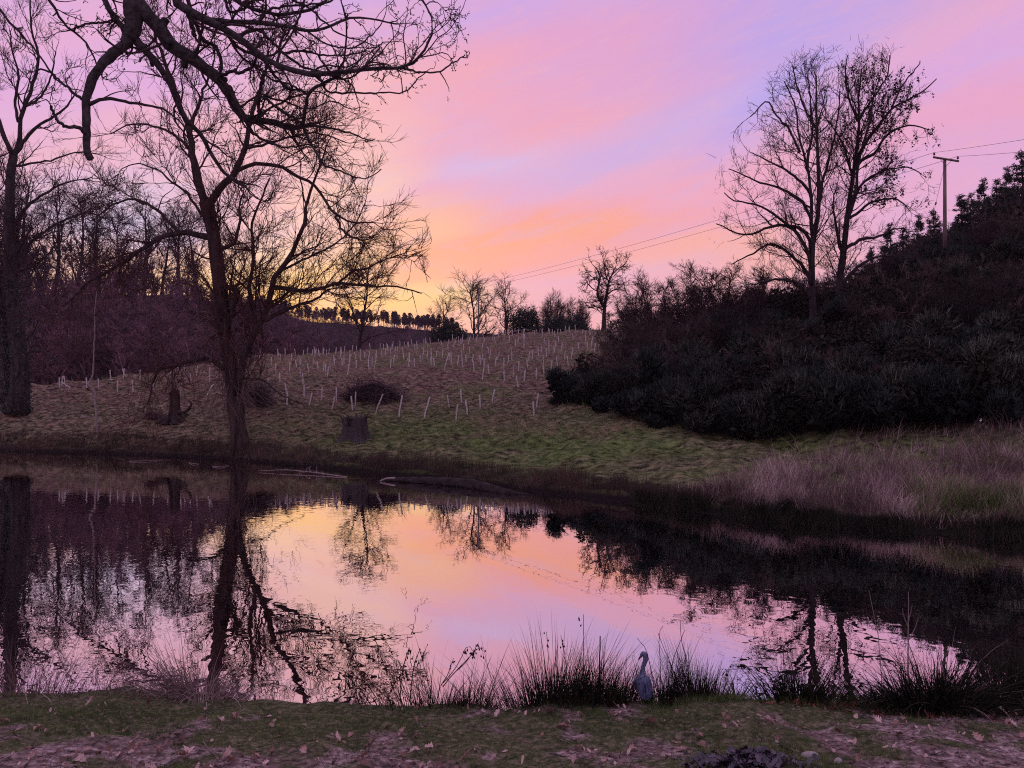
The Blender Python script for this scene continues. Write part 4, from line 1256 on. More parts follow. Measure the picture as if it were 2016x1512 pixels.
wood('left_wood', 'dim purple-brown mass of bare woodland on the hill behind the willow', wt, pts, s, rw)
# mid-distance wood in the valley and behind the crest
n = 1900
wp = rw.uniform(430, 1500, n); wY = 165 + 235 * rw.uniform(0, 1, n) ** .8
pts = np.stack([(wp - CX) / F * wY, wY, ter(wp, wY) - .3], -1)
s = (rw.uniform(.55, 1.0, n) * np.interp(wY, [200, 380], [.9, .6]))[:, None] * np.array([[1.5, 1.5, .9]])
wood('valley_wood', 'hazy bare woodland filling the valley beyond the planted ridge', wt, pts, s, rw)


# pines along the far skyline
def pine_mesh(seed):
    rng = np.random.default_rng(seed)
    h = 10
    v0, f0 = tubes(np.array([[(0, 0, 0), (rng.normal(0, .1), 0, 5), (0, 0, h)]]), np.array([[.16, .13, .03]]), 5)
    m_ = 520
    t = rng.uniform(.5, 1, m_)
    r = np.sqrt(np.clip(1 - ((t - .68) / .34) ** 2, .02, 1)) * 1.8 * rng.uniform(.2, 1, m_)
    a = rng.uniform(0, 2 * pi, m_)
    p = np.stack([np.cos(a) * r, np.sin(a) * r, t * h], -1)
    v1, f1, nv = leafcards(p, rng.uniform(.35, .7, m_), rng)
    V_, Fc, _ = join([(v0, f0), (v1, f1)])
    return mkmesh('pine', V_, Fc, M_pine, tint=np.full(len(V_), .5))


pm = [pine_mesh(70 + i) for i in range(3)]
n = 330
wp = np.concatenate([rw.choice(rw.uniform(470, 905, 60), 230) + rw.normal(0, 5, 230), rw.uniform(470, 905, 100)]); wY = rw.uniform(408, 436, n)
pts = np.stack([(wp - CX) / F * wY, wY, ter(wp, wY) - .3], -1)
s = (rw.uniform(.35, .95, n))[:, None] * np.stack([rw.uniform(.6, 1.2, n)] * 2 + [np.ones(n)], -1)
wood('pine_belt', 'thin line of pines on the far skyline with glow between their trunks', pm, pts, s, rw, cat='pine wood')


# ------------------------------------------------------------------ scrub on the right
def gorse_mesh(seed, rx=1.7, rz=1.35, n=1500):
    rng = np.random.default_rng(seed)
    # leading shoots standing out of several lobes
    lob = rng.normal(0, 1, (9, 3)) * np.array([rx * .5, rx * .5, rz * .28]) + np.array([0, 0, rz * .85])
    lr = rng.uniform(.45, .8, 9) * rx * .62
    li = rng.integers(0, 9, n)
    d = norm(rng.normal(0, 1, (n, 3)) + np.array([0, 0, .45]))
    p = lob[li] + d * (lr[li] * rng.uniform(.55, 1.0, n))[:, None]
    p[:, 2] = np.maximum(p[:, 2], .05)
    D = norm(d * .7 + np.array([0, 0, .8]) + rng.normal(0, .25, (n, 3)))
    L = rng.uniform(.16, .5, n)
    v1, f1, nv = spikes(p, D, L, rng.uniform(.016, .03, n), rng)
    tn1 = np.repeat(np.clip(rng.normal(.5, .22, n), 0, 1), nv)
    # short spines along each shoot
    m_ = n * 5
    j = rng.integers(0, n, m_)
    q = p[j] + D[j] * (L[j] * rng.uniform(.0, .85, m_))[:, None]
    dd = norm(rng.normal(0, 1, (m_, 3)) + D[j] * .6)
    v2, f2, nv2 = spikes(q, dd, rng.uniform(.06, .13, m_), np.full(m_, .013), rng)
    tn2 = np.repeat(np.clip(rng.normal(.5, .25, m_), 0, 1), nv2)
    # dense inside
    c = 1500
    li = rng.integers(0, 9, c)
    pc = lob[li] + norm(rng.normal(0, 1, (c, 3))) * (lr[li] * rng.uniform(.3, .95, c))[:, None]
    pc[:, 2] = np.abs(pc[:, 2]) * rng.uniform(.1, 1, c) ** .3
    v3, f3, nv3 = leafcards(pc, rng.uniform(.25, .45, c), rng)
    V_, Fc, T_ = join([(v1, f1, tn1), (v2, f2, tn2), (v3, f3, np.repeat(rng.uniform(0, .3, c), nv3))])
    return mkmesh('gorse_bush', V_, Fc, M_gorse, tint=T_)


GM = [gorse_mesh(80 + i) for i in range(5)]
BS = [simple_tree_mesh('bare_shrub', 90 + i, 3.2, M_scrub, stems=9, rm=.022, spread=.5, clear=.1, up=.05, c=(6, 5, 4)) for i in range(4)]


def leafy_scrub(seed, r=1.6, h=2.4, n=2600):
    rng = np.random.default_rng(seed)
    lob = rng.normal(0, 1, (8, 3)) * np.array([r * .5, r * .5, h * .2]) + np.array([0, 0, h * .5])
    li = rng.integers(0, 8, n)
    p = lob[li] + norm(rng.normal(0, 1, (n, 3))) * (r * .55 * rng.uniform(.3, 1.0, n) ** .5)[:, None]
    p[:, 2] = np.abs(p[:, 2])
    v, f, nv = leafcards(p, rng.uniform(.10, .24, n), rng)
    return mkmesh('leafy_scrub', v, f, M_dull, tint=np.repeat(np.clip(rng.normal(.45, .28, n), 0, 1), nv))


LS = [leafy_scrub(96 + i) for i in range(3)]
rs = np.random.default_rng(5)
LEFT = lambda Y: np.interp(Y, [37, 39, 42, 46, 50, 55, 60, 75, 100, 130], [1560, 1400, 1320, 1265, 1205, 1130, 1165, 1195, 1225, 1240])
# bushes along the front edge, each its own thing
gl = [
    (1128, 55.0, 1.05, 'leftmost gorse bush, jutting out over the planted slope'),
    (1172, 53.5, 1.1, 'gorse bush second from the left tip of the scrub, overhanging the grass'),
    (1158, 59.0, 1.0, 'dark gorse bush behind the left tip of the scrub'),
    (1216, 51.5, 1.1, 'dark gorse bush just right of the jutting left tip'),
    (1262, 47.5, 1.15, 'gorse bush where the front edge of the scrub steps down to the grass'),
    (1318, 45.5, 1.2, 'rounded gorse bush with pale shoots at the foot of the slope'),
    (1372, 43.0, 1.2, 'gorse bush at the grass edge, below the bare thorny bushes'),
    (1432, 41.5, 1.15, 'gorse bush at the grass edge straight below the scrub skyline dip'),
    (1490, 40.0, 1.2, 'gorse bush with frosty shoots over the green strip of grass'),
    (1548, 39.2, 1.2, 'low gorse bush directly below the left ash tree'),
    (1606, 38.8, 1.25, 'low gorse bush below the twin ash trees, behind the purple grass'),
    (1668, 38.4, 1.2, 'gorse bush behind the purple grass, right below the seed-hung ash'),
    (1732, 38.0, 1.25, 'gorse bush with long pale shoots behind the tall dead grass'),
    (1800, 37.6, 1.25, 'gorse bush with finger-like upright shoots behind the dead grass'),
    (1868, 37.2, 1.2, 'dark low bush below the near utility pole, behind the dead grass'),
    (1940, 36.6, 1.25, 'dark low bush near the right edge with the white scrap caught in it'),
    (2012, 36.0, 1.3, 'dark bush at the right edge above the dead grass'),
    (1350, 48.5, 1.25, 'second-row gorse bush behind the rounded one'),
    (1420, 46.5, 1.25, 'second-row gorse bush in the middle of the dark thicket'),
    (1500, 45.0, 1.25, 'second-row gorse bush below and left of the ash trees'),
    (1580, 43.8, 1.3, 'second-row gorse bush right under the left ash trunk'),
    (1660, 43.0, 1.3, 'second-row gorse bush right under the seed-hung ash trunk'),
    (1750, 42.4, 1.3, 'second-row gorse bush between ash trees and utility pole'),
    (1840, 41.8, 1.3, 'second-row gorse bush straight under the near utility pole'),
    (1935, 41.0, 1.3, 'second-row gorse bush near the right edge'),
]
for i, (px, Y, s, lab) in enumerate(gl):
    b = tpos(px, Y, .12)
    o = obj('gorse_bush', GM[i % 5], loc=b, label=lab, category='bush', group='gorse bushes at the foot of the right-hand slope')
    s *= rs.uniform(.78, 1.15)
    o.location.y += rs.uniform(-.9, .5)
    o.rotation_euler.z = i * 2.1; o.scale = (s * rs.uniform(.95, 1.25), s * 1.05, s * rs.uniform(.75, 1.2))


def scatter(n, y0, y1, left, right, rng, power=1.0):
    Y = y0 + (y1 - y0) * rng.uniform(0, 1, n) ** power
    L_ = left(Y) if callable(left) else np.full(n, left)
    px = L_ + (right - L_) * rng.uniform(0, 1, n)
    return px, Y


px, Y = scatter(420, 40, 92, LEFT, 2350, rs, .9)
k = (Y < np.interp(px, [1200, 1500, 1700, 1900], [60, 60, 72, 95])); px, Y = px[k], Y[k]
pts = np.stack([(px - CX) / F * Y, Y, ter(px, Y) - .2], -1)
s = (rs.uniform(.5, 1.5, len(px)) ** 1.0 * np.interp(Y, [40, 60, 92], [.95, 1.0, .8]))[:, None] * np.array([[1.1, 1.1, .95]])
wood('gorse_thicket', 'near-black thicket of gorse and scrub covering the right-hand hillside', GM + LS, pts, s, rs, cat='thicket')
px, Y = scatter(430, 41, 118, lambda y: LEFT(y) + 15, 2350, rs, .8)
pts = np.stack([(px - CX) / F * Y, Y, ter(px, Y) - .2], -1)
s = (rs.uniform(.8, 1.35, len(px)))[:, None] * np.array([[1.0, 1.0, 1.0]])
wood('bare_scrub', 'bare thorny twigs standing out of the dark thicket on the right', BS, pts, s, rs, cat='thicket')
# big bare bushes that break the skyline
T4 = bare_tree('thorn_bush', 'bush', 47, 7, .5, .06, .15, 1.0, stems=8, trunk_r=.07, fine=.85, px_m=.045, twigm=M_ttwig)
T4['category'] = 'bush'
sk = [(1440, 68, 528, 'tall fan-shaped bare bush on the scrub skyline, left of the ash trees'),
      (1300, 84, 548, 'bare thorny bush on the scrub skyline right of the crest tree'),
      (1345, 76, 560, 'bare bush between the two taller thorny ones on the skyline'),
      (1395, 72, 556, 'thin bare bush touching the fan-shaped one on its left'),
      (1525, 66, 540, 'bare bush against the left foot of the ash trees'),
      (1250, 88, 590, 'lowest bare bush where the scrub skyline meets the crest'),
      (1568, 62, 545, 'twiggy bare bush in front of the left ash trunk'),
      (1700, 66, 515, 'bare bush just right of the ash trunks'),
      (1760, 70, 500, 'bare bush midway between ash trees and utility pole'),
      (1822, 74, 470, 'bare bush left of the utility pole foot'),
      (1900, 66, 470, 'bare bush right of the utility pole foot'),
      (1970, 62, 430, 'bare bush high on the steep slope near the right edge'),
      (1215, 74, 655, 'spreading bare bush over the top left of the gorse'),
      ]
T5 = bare_tree('thorn_bush', 'bush', 49, 5, .55, .03, .1, 1.0, stems=9, trunk_r=.05, fine=.85, px_m=.04, twigm=M_scrub)
T5['category'] = 'bush'
for i, (px, Y, top, lab) in enumerate([
        (1262, 60, 640, 'brown bare bush behind the jutting gorse tip'), (1318, 56, 625, 'pale brown bare bush midway up the left part of the thicket'), (1385, 53, 640, 'bare bush above the rounded gorse bush'),
        (1455, 52, 620, 'pale bare bush in the thicket below the fan-shaped skyline bush'), (1535, 50, 640, 'bare bush in the thicket below left of the ash trees'), (1740, 48, 590, 'bare bush in the dark thicket right of the ash trees'),
        (1835, 47, 560, 'pale-twigged bare bush below the near utility pole'), (1905, 46, 555, 'pale-twigged bare bush low on the steep slope at right'), (1985, 47, 520, 'bare bush at the right edge, above the dark thicket')]):
    stand(T5, px, Y, top, 5, i * 2.3, lab, 1.25, copy=i > 0, group='bare bushes inside the thicket')
for i, (px, Y, top, lab) in enumerate(sk):
    stand(T4, px, Y, top, 7, i * 1.7, lab, 1.15, copy=i > 0, group='bare bushes on the scrub skyline')

# ------------------------------------------------------------------ grass, sedge and reeds (uncountable)
rg = np.random.default_rng(9)


def far_blades(name, label, n, px0, px1, d0, d1, h0, h1, wd, m, lean=.25, bend=.6, K=3, cat='grass', mask=None, power=1.0, tb=.5, ts=.25, pxw=None):
    px = rg.uniform(px0, px1, n) if pxw is None else pxw
    sh = np.interp(px, TC, SHY)
    Y = sh + d0 + (d1 - d0) * rg.uniform(0, 1, n) ** power
    if mask is not None:
        k = mask(px, Y) > rg.uniform(0, 1, n)
        px, Y = px[k], Y[k]
    n = len(px)
    X = (px - CX) / F * Y
    z = ter(px, Y) - .05
    cl_ = fbm(X, Y, .6, 3, 77) + .7 * fbm(X, Y, 1.9, 2, 71)
    H = rg.uniform(h0, h1, n) * np.clip(1 + 1.1 * cl_, .25, 2)
    tn = np.clip(tb + .6 * fbm(X, Y, .5, 3, 78) + .45 * fbm(X, Y, 2.4, 2, 73) + rg.normal(0, ts, n), 0, 1)
    return bladeobj(name, np.stack([X, Y, z], -1), np.maximum(H, .08), np.full(n, wd), np.abs(rg.normal(0, lean, n)) + .25 * np.abs(fbm(X, Y, 1.3, 2, 74)), rg.uniform(0, bend, n), m, K, tn, rg, az=rg.normal(0, 1.1, n) + 7 * fbm(X, Y, .9, 2, 75), kind='stuff', label=label, category=cat)


# tall dead grass along the right-hand shore
far_blades('dead_grass', 'tall dead purple-brown grass along the right half of the far shore', 52000, 1330, 2250, .1, 14.5, .35, .95, .016, M_straw, .30, 1.1,
           mask=lambda p, Y: np.clip((Y - np.interp(p, TC, SHY)) * 0 + np.clip((p - 1300) / 220, 0, 1) * np.clip(1.25 - (Y - np.interp(p, TC, SHY)) / np.interp(p, [1330, 1500, 1650, 2016], [3.0, 6.5, 11.5, 15]), 0, 1), 0, 1))
far_blades('dead_sedge', 'dark reddish sedge fringing the middle of the far shore', 15000, 690, 1480, .0, 2.4, .25, .62, .014, M_sedge, .2, .6, K=2, cat='sedge')
far_blades('shore_shade_fringe', 'added dark fringe standing in for shade under the dead grass along the right shore', 16000, 1250, 2250, -.35, .45, .25, .6, .02, M_rush, .35, 1.0, K=2, cat='sedge')  # blades added to darken the bank foot and its reflection
far_blades('left_sedge', 'dark bent grass on the left part of the far shore', 17000, -150, 760, -.1, 2.6, .2, .75, .02, M_sedge, .35, 1.0, K=2, cat='sedge')
far_blades('bank_grass', 'short green and straw grass on the flat ground behind the far shore', 60000, 480, 1650, 1.0, 22, .08, .22, .02, M_grass, .9, .8, K=2,
           mask=lambda p, Y: np.clip(.75 + fbm((p - CX) / F * Y, Y, .25, 3, 5) * 1.5, 0, 1), power=.8, tb=.45)
far_blades('right_weeds', 'green low weeds at the water edge near the right side', 11000, 1780, 2050, .6, 4.6, .35, .8, .035, M_grass, .6, .9, K=2, cat='weeds', tb=.62, mask=lambda p, Y: np.clip(1.3 - np.abs(p - 1920) / 110, 0, 1))
# coarse tussocks over the planted slope
n = 62000
px = rg.uniform(120, 1320, n); Y = 42 + 96 * rg.uniform(0, 1, n) ** 1.25
k = (Y > np.interp(px, TC, SHY) + 3) & (px < np.interp(Y, [42, 55, 75, 130], [1330, 1120, 1190, 1235])) & (Y < np.interp(px, TC, KY_[:, 6]) + 6)
px, Y = px[k], Y[k]; n = len(px)
X = (px - CX) / F * Y
cl_ = fbm(X, Y, .8, 3, 88)
tn = np.clip(.48 + .4 * fbm(X, Y, .14, 3, 79) + .55 * cl_ + .8 * fbm(X, Y * .6, 2.6, 2, 80) + rg.normal(0, .12, n), 0, 1)  # tint rises with clump height: shade between tussocks put into the colour
lowz = np.clip((62 - Y) / 16, 0, 1) * np.interp((px - CX) / F, [-.42, -.15], [.3, 1])
gm = fbm(X, Y, .16, 3, 90) * 1.6 + fbm(X, Y, .7, 2, 91) * .8 + lowz * .55 + rg.normal(0, .12, n) > .22
PP = np.stack([X, Y, ter(px, Y) - .04], -1); HH = np.clip(.38 + cl_ * .5, .15, .7); WW = np.full(n, .05) * np.interp(Y, [42, 130], [.8, 1.8])
LN = np.abs(rg.normal(1.0, .3, n)); BN = rg.uniform(0, .6, n); AZ = rg.normal(-2.4, .7, n)
for k_, nm, mm, lab in ((~gm, 'slope_tussocks', M_tuss, 'coarse bent brown tussocks covering the planted slope'), (gm, 'slope_grass', M_grass, 'greener grass patches between the brown tussocks on the slope')):
    bladeobj(nm, PP[k_], HH[k_], WW[k_], LN[k_], BN[k_], mm, 2, tn[k_], rg, az=AZ[k_], kind='stuff', label=lab, category='grass')
print('blades done')


# ------------------------------------------------------------------ tree guards on the slope
def guard_mesh(kink=0.0, h=.98, r=.055):
    P = np.array([[(0, 0, -.1), (0, 0, h * .3), (kink * .5, 0, h * .6), (kink, 0, h)]])
    v, f = tubes(P, np.full((1, 4), r), 8)
    v2, f2 = tubes(P[:, ::-1], np.full((1, 4), r * .86), 8)
    V_, Fc, _ = join([(v, f), (v2, f2)])
    return mkmesh('tree_guard', V_, Fc, M_tube, True)


GU = [guard_mesh(0), guard_mesh(.06), guard_mesh(-.05, .92)]
GT = guard_mesh(.16, 1.45)
sv, sf = tubes(np.array([[(.07, .02, -.2), (.07, .02, .5), (.075, .02, 1.02)]]), np.full((1, 3), .018), 4, cap=True)
STK = mkmesh('stake', sv, sf, M_pole)
near_g = [
    (694, 808, -6), (700, 797, -3), (740, 814, 14), (786, 821, 2), (836, 824, 8), (884, 802, -5), (898, 827, 6), (909, 793, -8), (920, 816, -4), (946, 805, -4), (969, 792, 8),
    (654, 806, 14), (662, 789, 0), (633, 788, 1), (609, 799, 14), (599, 783, 0), (565, 797, 0), (564, 776, -4), (532, 791, 14), (526, 767, 2), (551, 754, 1), (597, 755, -4),
    (592, 744, -9), (608, 734, -5), (543, 734, 2), (570, 732, 0), (591, 721, 1), (641, 736, 0), (645, 741, 2), (650, 729, 0), (674, 722, -3), (685, 736, 3), (701, 726, 5),
    (737, 727, 10), (769, 725, 0), (805, 722, -5), (816, 725, 0), (849, 720, 1), (855, 721, -2), (875, 729, 9), (879, 712, 12), (901, 717, 10), (911, 722, -6), (930, 715, 3),
    (933, 731, 0), (946, 717, -4), (950, 747, 4), (953, 726, 4), (963, 737, -6), (975, 721, 4), (993, 752, 0), (992, 724, 1), (979, 709, 12), (1011, 742, 2), (1021, 731, 3),
    (1032, 752, 2), (1020, 762, -6), (1039, 724, -6), (1056, 747, -3), (1071, 739, -3), (1070, 717, -2), (1085, 731, 2), (1097, 723, 0), (1119, 720, -7), (1057, 802, 3), (1051, 819, 0),
    (1041, 710, 6), (1106, 691, 0), (1139, 687, 0), (1156, 689, 3), (1178, 691, 3), (1153, 672, 0), (1128, 671, 0), (1193, 676, 0), (1048, 706, 8), (1112, 707, 3), (1125, 708, 2),
    (122, 761, 6), (129, 762, -9), (137, 763, -62), (117, 763, 4), (171, 764, -3), (195, 767, -6), (218, 749, -2), (231, 771, -1), (243, 745, 2), (248, 744, -20), (262, 771, -3),
    (276, 748, -3), (303, 772, 0), (330, 736, 1), (335, 748, 0), (352, 740, -3), (363, 731, 4), (355, 777, 2), (376, 752, 0), (387, 741, 7), (408, 779, 24), (412, 742, 6), (413, 757, 1),
    (338, 717, 0), (1060, 700, 0), (1076, 703, -3), (1089, 697, 2), (1000, 716, 8), (1007, 700, -2),
]
lm = [(470, 'the willow trunk'), (345, 'the jagged stump'), (185, 'the birch sapling'), (730, 'the brush pile'), (697, 'the sawn stump'), (941, 'the far utility pole'), (1035, 'the round evergreen'), (1189, 'the crest tree'), (1120, 'the gorse tip'), (40, 'the ivy-clad tree'), (808, 'the far pine skyline')]
placed = []


def lean_word(a):
    if abs(a) > 40: return 'fallen'
    if a > 7: return 'right-leaning'
    if a < -7: return 'left-leaning'
    if a > 2.5: return 'slightly right-tilted'
    if a < -2.5: return 'slightly left-tilted'
    return 'upright'


def depth_word(Y):
    return 'in the lowest row' if Y < 52 else 'low on the slope' if Y < 62 else 'halfway up' if Y < 84 else 'high up' if Y < 108 else 'near the ridge' if Y < 124 else 'on the ridge'


def where(px):
    x, nm = min(lm, key=lambda q: abs(q[0] - px))
    d = px - x
    if abs(d) <= 8: return 'in line with ' + nm
    return ('just ' if abs(d) < 22 else '') + ('right' if d > 0 else 'left') + ' of ' + nm


def guard(px, b, lean, me, label=None):
    o = obj('tree_guard', me, loc=b, label=label, category='tree guard', group='white tree guards over the planted slope')
    o.rotation_euler = (radians(rg.normal(0, 3)), radians(lean), 0)
    return o


special = {
    (740, 814): 'tall kinked tree guard leaning right in front of the brush pile',
    (836, 824): 'tall kinked tree guard alone between brush pile and the lowest group',
    (786, 821): 'tall white tree guard below the right end of the brush pile',
    (137, 763): 'fallen tree guard lying near the left end of the slope',
    (408, 779): 'strongly right-leaning tree guard close to the willow trunk on its left',
    (694, 808): 'short left-tilted tree guard directly above the sawn stump',
    (1057, 802): 'upper tree guard of the isolated pair below the gorse tip',
    (1051, 819): 'lower tree guard of the isolated pair below the gorse tip',
    (875, 729): 'extra-long right-leaning tree guard in the middle of the slope',
}
cand = []
for px, py, ln in near_g:
    b = ground_at(px, py)
    cand.append((px, b, ln, GT if (px, py) in special and 'tall' in special[(px, py)] or (px, py) == (875, 729) else GU[len(cand) % 3], special.get((px, py))))
# the many small ones towards the ridge
tries = 0
pp = [(c[0], c[1][1]) for c in cand]
while len(cand) < 296 and tries < 9000:
    tries += 1
    px = rg.uniform(500, 1235)
    kr = np.interp(px, TC, KY_[:, 6])
    Y = rg.uniform(84, kr + 1.0) if rg.random() < .72 else rg.uniform(kr - 14, kr + 1)
    px0 = np.interp(Y, [80, 138], [1195, 1240])
    if px > px0 or Y > kr + 1: continue
    if px < 520 and Y > 116: continue
    if any(abs(a - px) < 5 and abs(c - Y) < 3.2 for a, c in pp): continue
    pp.append((px, Y))
    b = tpos(px, Y)
    cand.append((px, b, float(rg.normal(0, 4.5)), GU[len(cand) % 3], None))
labs = {}
for i, (px, b, ln, me, lab) in enumerate(cand):
    labs.setdefault(lab or '%s guard %s, %s' % (lean_word(ln), depth_word(b[1]), where(px)), []).append(i)
ORD = ['leftmost', 'second', 'third', 'fourth', 'fifth', 'sixth', 'seventh', 'eighth', 'ninth', 'tenth', 'eleventh', 'twelfth', 'thirteenth', 'fourteenth', 'fifteenth']
final = {}
for lab, ii in labs.items():
    ii.sort(key=lambda i: cand[i][0])
    for j, i in enumerate(ii):
        final[i] = lab if len(ii) == 1 else lab + (', leftmost such' if j == 0 else ', rightmost such' if j == len(ii) - 1 else ', %s from left' % ORD[min(j, 14)])
for i, (px, b, ln, me, lab) in enumerate(cand):
    lab = final[i]
    o = guard(px, b, ln, me, lab)
    if b[1] < 60:
        obj('stake', STK, o)
print('guards', len(cand))

# ------------------------------------------------------------------ stumps, brush pile, logs
rq = np.random.default_rng(15)


def stump_mesh(name, r, h, m, seed, jag=.1, flare=1.5, fl=.35, K=14, S=36, top_in=True):
    rng = np.random.default_rng(seed)
    th = np.arange(S) / S * 2 * pi
    rib = 1 + .13 * np.sin(th * 5 + 1) + .09 * np.sin(th * 9 + 2) + rng.normal(0, .05, S)
    rows = []
    for i in range(K):
        t = i / (K - 1)
        rr = r * (1 + (flare - 1) * np.exp(-t / .16)) * (1 + (rib - 1) * (1.6 - t))
        zz = h * t + (rng.normal(0, jag, S) * (t ** 6) * h)
        rows.append(np.stack([np.cos(th) * rr, np.sin(th) * rr, zz + 0 * th], -1))
    if top_in:
        for q, dz in ((.82, -.02), (.5, -.05), (.12, -.07)):
            rows.append(np.stack([np.cos(th) * r * q * rib, np.sin(th) * r * q * rib, h * (1 + dz) + rng.normal(0, jag * .3, S) * h], -1))
    V_ = np.array(rows)
    n_ = len(rows)
    idx = np.arange(n_ * S).reshape(n_, S)
    a = idx[:-1]; b = np.roll(a, -1, 1); d = idx[1:]; c = np.roll(d, -1, 1)
    return mkmesh(name, V_.reshape(-1, 3), [np.stack([a, b, c, d], -1).reshape(-1, 4), idx[-1][None]], m, True)


sb = ground_at(697, 868)
root = thing('sawn_stump', 'dark flat-topped sawn tree stump near the far shore, right of the willow', 'stump', sb - np.array([0, 0, .12]))
k_ = sb[1] / F
obj('trunk', stump_mesh('stump_body', 24 * k_ * .88, 44 * k_ + .12, M_oak, 3, .11, 1.75), root)
for a_, l_ in ((.4, .9), (2.2, 1.0), (3.5, .8), (5.0, .95), (5.8, .8)):
    p = np.array([[(0, 0, .42), (math.cos(a_) * l_ * .6, math.sin(a_) * l_ * .6, .28), (math.cos(a_) * l_ * 1.25, math.sin(a_) * l_ * 1.25, .0)]])
    obj('root', tubemesh('stump_root', [(p, np.array([[.2, .17, .08]]), 7)], M_willow), root)
sn = []
for i in range(5):
    a_ = rq.uniform(0, 2 * pi)
    sn.append([(math.cos(a_) * .6, math.sin(a_) * .6, 1.0), (math.cos(a_) * .8, math.sin(a_) * .8, 1.35 + rq.uniform(0, .3)), (math.cos(a_) * 1.0, math.sin(a_) * .9, 1.6 + rq.uniform(0, .3))])
obj('snag', tubemesh('stump_snags', [(np.array(sn), np.tile([.05, .03, .01], (5, 1)), 4)], M_willow), root)

jb = ground_at(344, 832)
root = thing('jagged_stump', 'tall jagged broken stump with mossy foot left of the willow', 'stump', jb - np.array([0, 0, .12]))
k_ = jb[1] / F
obj('trunk', stump_mesh('broken_trunk', 9 * k_, 62 * k_, M_willow, 5, .12, 2.9), root)
p = catmull(np.array([(.2, -.1, .9), (.7, -.2, .8), (1.1, -.1, 1.1), (1.2, 0, 1.5), (.95, .1, 1.7)]), 9)
obj('limb', tubemesh('broken_limb', [(p[None], np.linspace(.16, .05, 9)[None], 7)], M_willow, cap=True), root)
for a_ in (3.4, 3.9, 4.4, 5.0, 5.6, 2.9):
    p = np.array([[(0, 0, .7), (math.cos(a_) * .6, math.sin(a_) * .4, .35), (math.cos(a_) * 1.4, math.sin(a_) * .8, .02)]])
    obj('root', tubemesh('broken_root', [(p, np.array([[.2, .2, .07]]), 7)], M_willow), root)

# brush pile
bb = ground_at(735, 790)
root = thing('brush_pile', 'dark heap of cut branches on the slope behind the sawn stump', 'brush pile', bb)
k_ = bb[1] / F
n = 900
th = rq.uniform(0, 2 * pi, n); rr = np.sqrt(rq.uniform(0, 1, n)) * 56 * k_
hh = (1 - (rr / (60 * k_)) ** 2) * 42 * k_
p0 = np.stack([np.cos(th) * rr, np.sin(th) * rr * .7, hh * rq.uniform(0, 1, n)], -1)
dd = np.stack([rq.normal(0, 1, n), rq.normal(0, 1, n), rq.normal(.05, .35, n)], -1)
a, b_ = grow(p0, dd, rq.uniform(.5, 2.2, n), rq.uniform(.012, .035, n), 5, .2, (0, 0, -.06), .4, rq)
obj('branches', tubemesh('cut_branches', [(a, b_, 3)], M_wood), root, kind='stuff')
p0, D, L, r0 = spawn(a, b_, 1.2, .2, 1, (25, 60), .5, .2, .9, .6, rq)
a2, b2 = grow(p0, D, L, np.clip(r0, .008, .014), 4, .2, (0, 0, 0), .5, rq)
obj('twigs', tubemesh('cut_twigs', [(a2, b2, 3)], M_scrub), root, kind='stuff')
n = 2200
th = rq.uniform(0, 2 * pi, n); rr = np.sqrt(rq.uniform(0, 1, n)) * 50 * k_; hh = (1 - (rr / (56 * k_)) ** 2) * 34 * k_
p0 = np.stack([np.cos(th) * rr, np.sin(th) * rr * .7, hh * rq.uniform(0, 1, n)], -1)
v, f, nv = leafcards(p0, rq.uniform(.12, .3, n), rq)
obj('leaves', mkmesh('heap_leaves', v, f, M_dull, tint=np.repeat(rq.uniform(0, .5, n), nv)), root, kind='stuff')

# twiggy mound behind the willow foot
for px, py, w_, h_, lab in ((505, 800, 26, 62, 'dark twiggy clump just right behind the willow trunk'), (300, 825, 18, 12, 'low dark twig clump beside the jagged stump')):
    mb_ = ground_at(px, py); k_ = mb_[1] / F
    root = thing('twig_clump', lab, 'shrub', mb_)
    n = 260
    p0 = rq.normal(0, w_ * k_ * .35, (n, 3)) * np.array([1, .7, 0])
    d = rq.normal(0, .4, (n, 3)); d[:, 2] = 1
    a, b_ = grow(p0, d, rq.uniform(.5, 1.1, n) * h_ * k_, np.full(n, .018), 6, .25, (0, 0, -.04), .4, rq)
    obj('stems', tubemesh('clump_stems', [(a, b_, 3)], M_wood), root, kind='stuff')
    p0, D, L, r0 = spawn(a, b_, 1.8, .2, 1, (25, 70), .5, .2, .8, .6, rq)
    a2, b2 = grow(p0, D, L, np.clip(r0, .008, .012), 4, .25, (0, 0, -.1), .5, rq)
    obj('twigs', tubemesh('clump_twigs', [(a2, b2, 3)], M_scrub), root, kind='stuff')

# log lying in the shallows
def wpt(px, py, z=0.0):
    Y = (EYE - z) / ((py - HY) / F)
    return np.array([(px - CX) / F * Y, Y, z])


lp = [wpt(752, 945, .02), wpt(785, 944, .10), wpt(840, 946, .14), wpt(900, 950, .16), wpt(945, 956, .15), wpt(985, 966, .08), wpt(1020, 972, .02), wpt(1050, 976, -.02)]
q = catmull(np.array(lp), 26)
rr = np.interp(np.linspace(0, 1, 26), [0, .1, .3, .6, .8, 1], [.04, .10, .17, .21, .16, .04]) * (1 + rq.normal(0, .05, 26))
root = thing('fallen_log', 'long dark log lying half under water along the far shore', 'log', q[0])
obj('trunk', tubemesh('log_trunk', [((q - q[0])[None], rr[None], 14)], M_log, cap=True), root)
br = catmull(np.array([wpt(748, 947, .03), wpt(760, 942, .12), wpt(778, 941, .16)]) - q[0], 8)
obj('limb', tubemesh('log_limb', [(br[None], np.linspace(.03, .05, 8)[None], 6)], M_pale, cap=True), root)
q = catmull(np.array([wpt(512, 927, .05), wpt(560, 925, .12), wpt(600, 928, .10), wpt(640, 933, .06), wpt(682, 939, .02)]), 16)
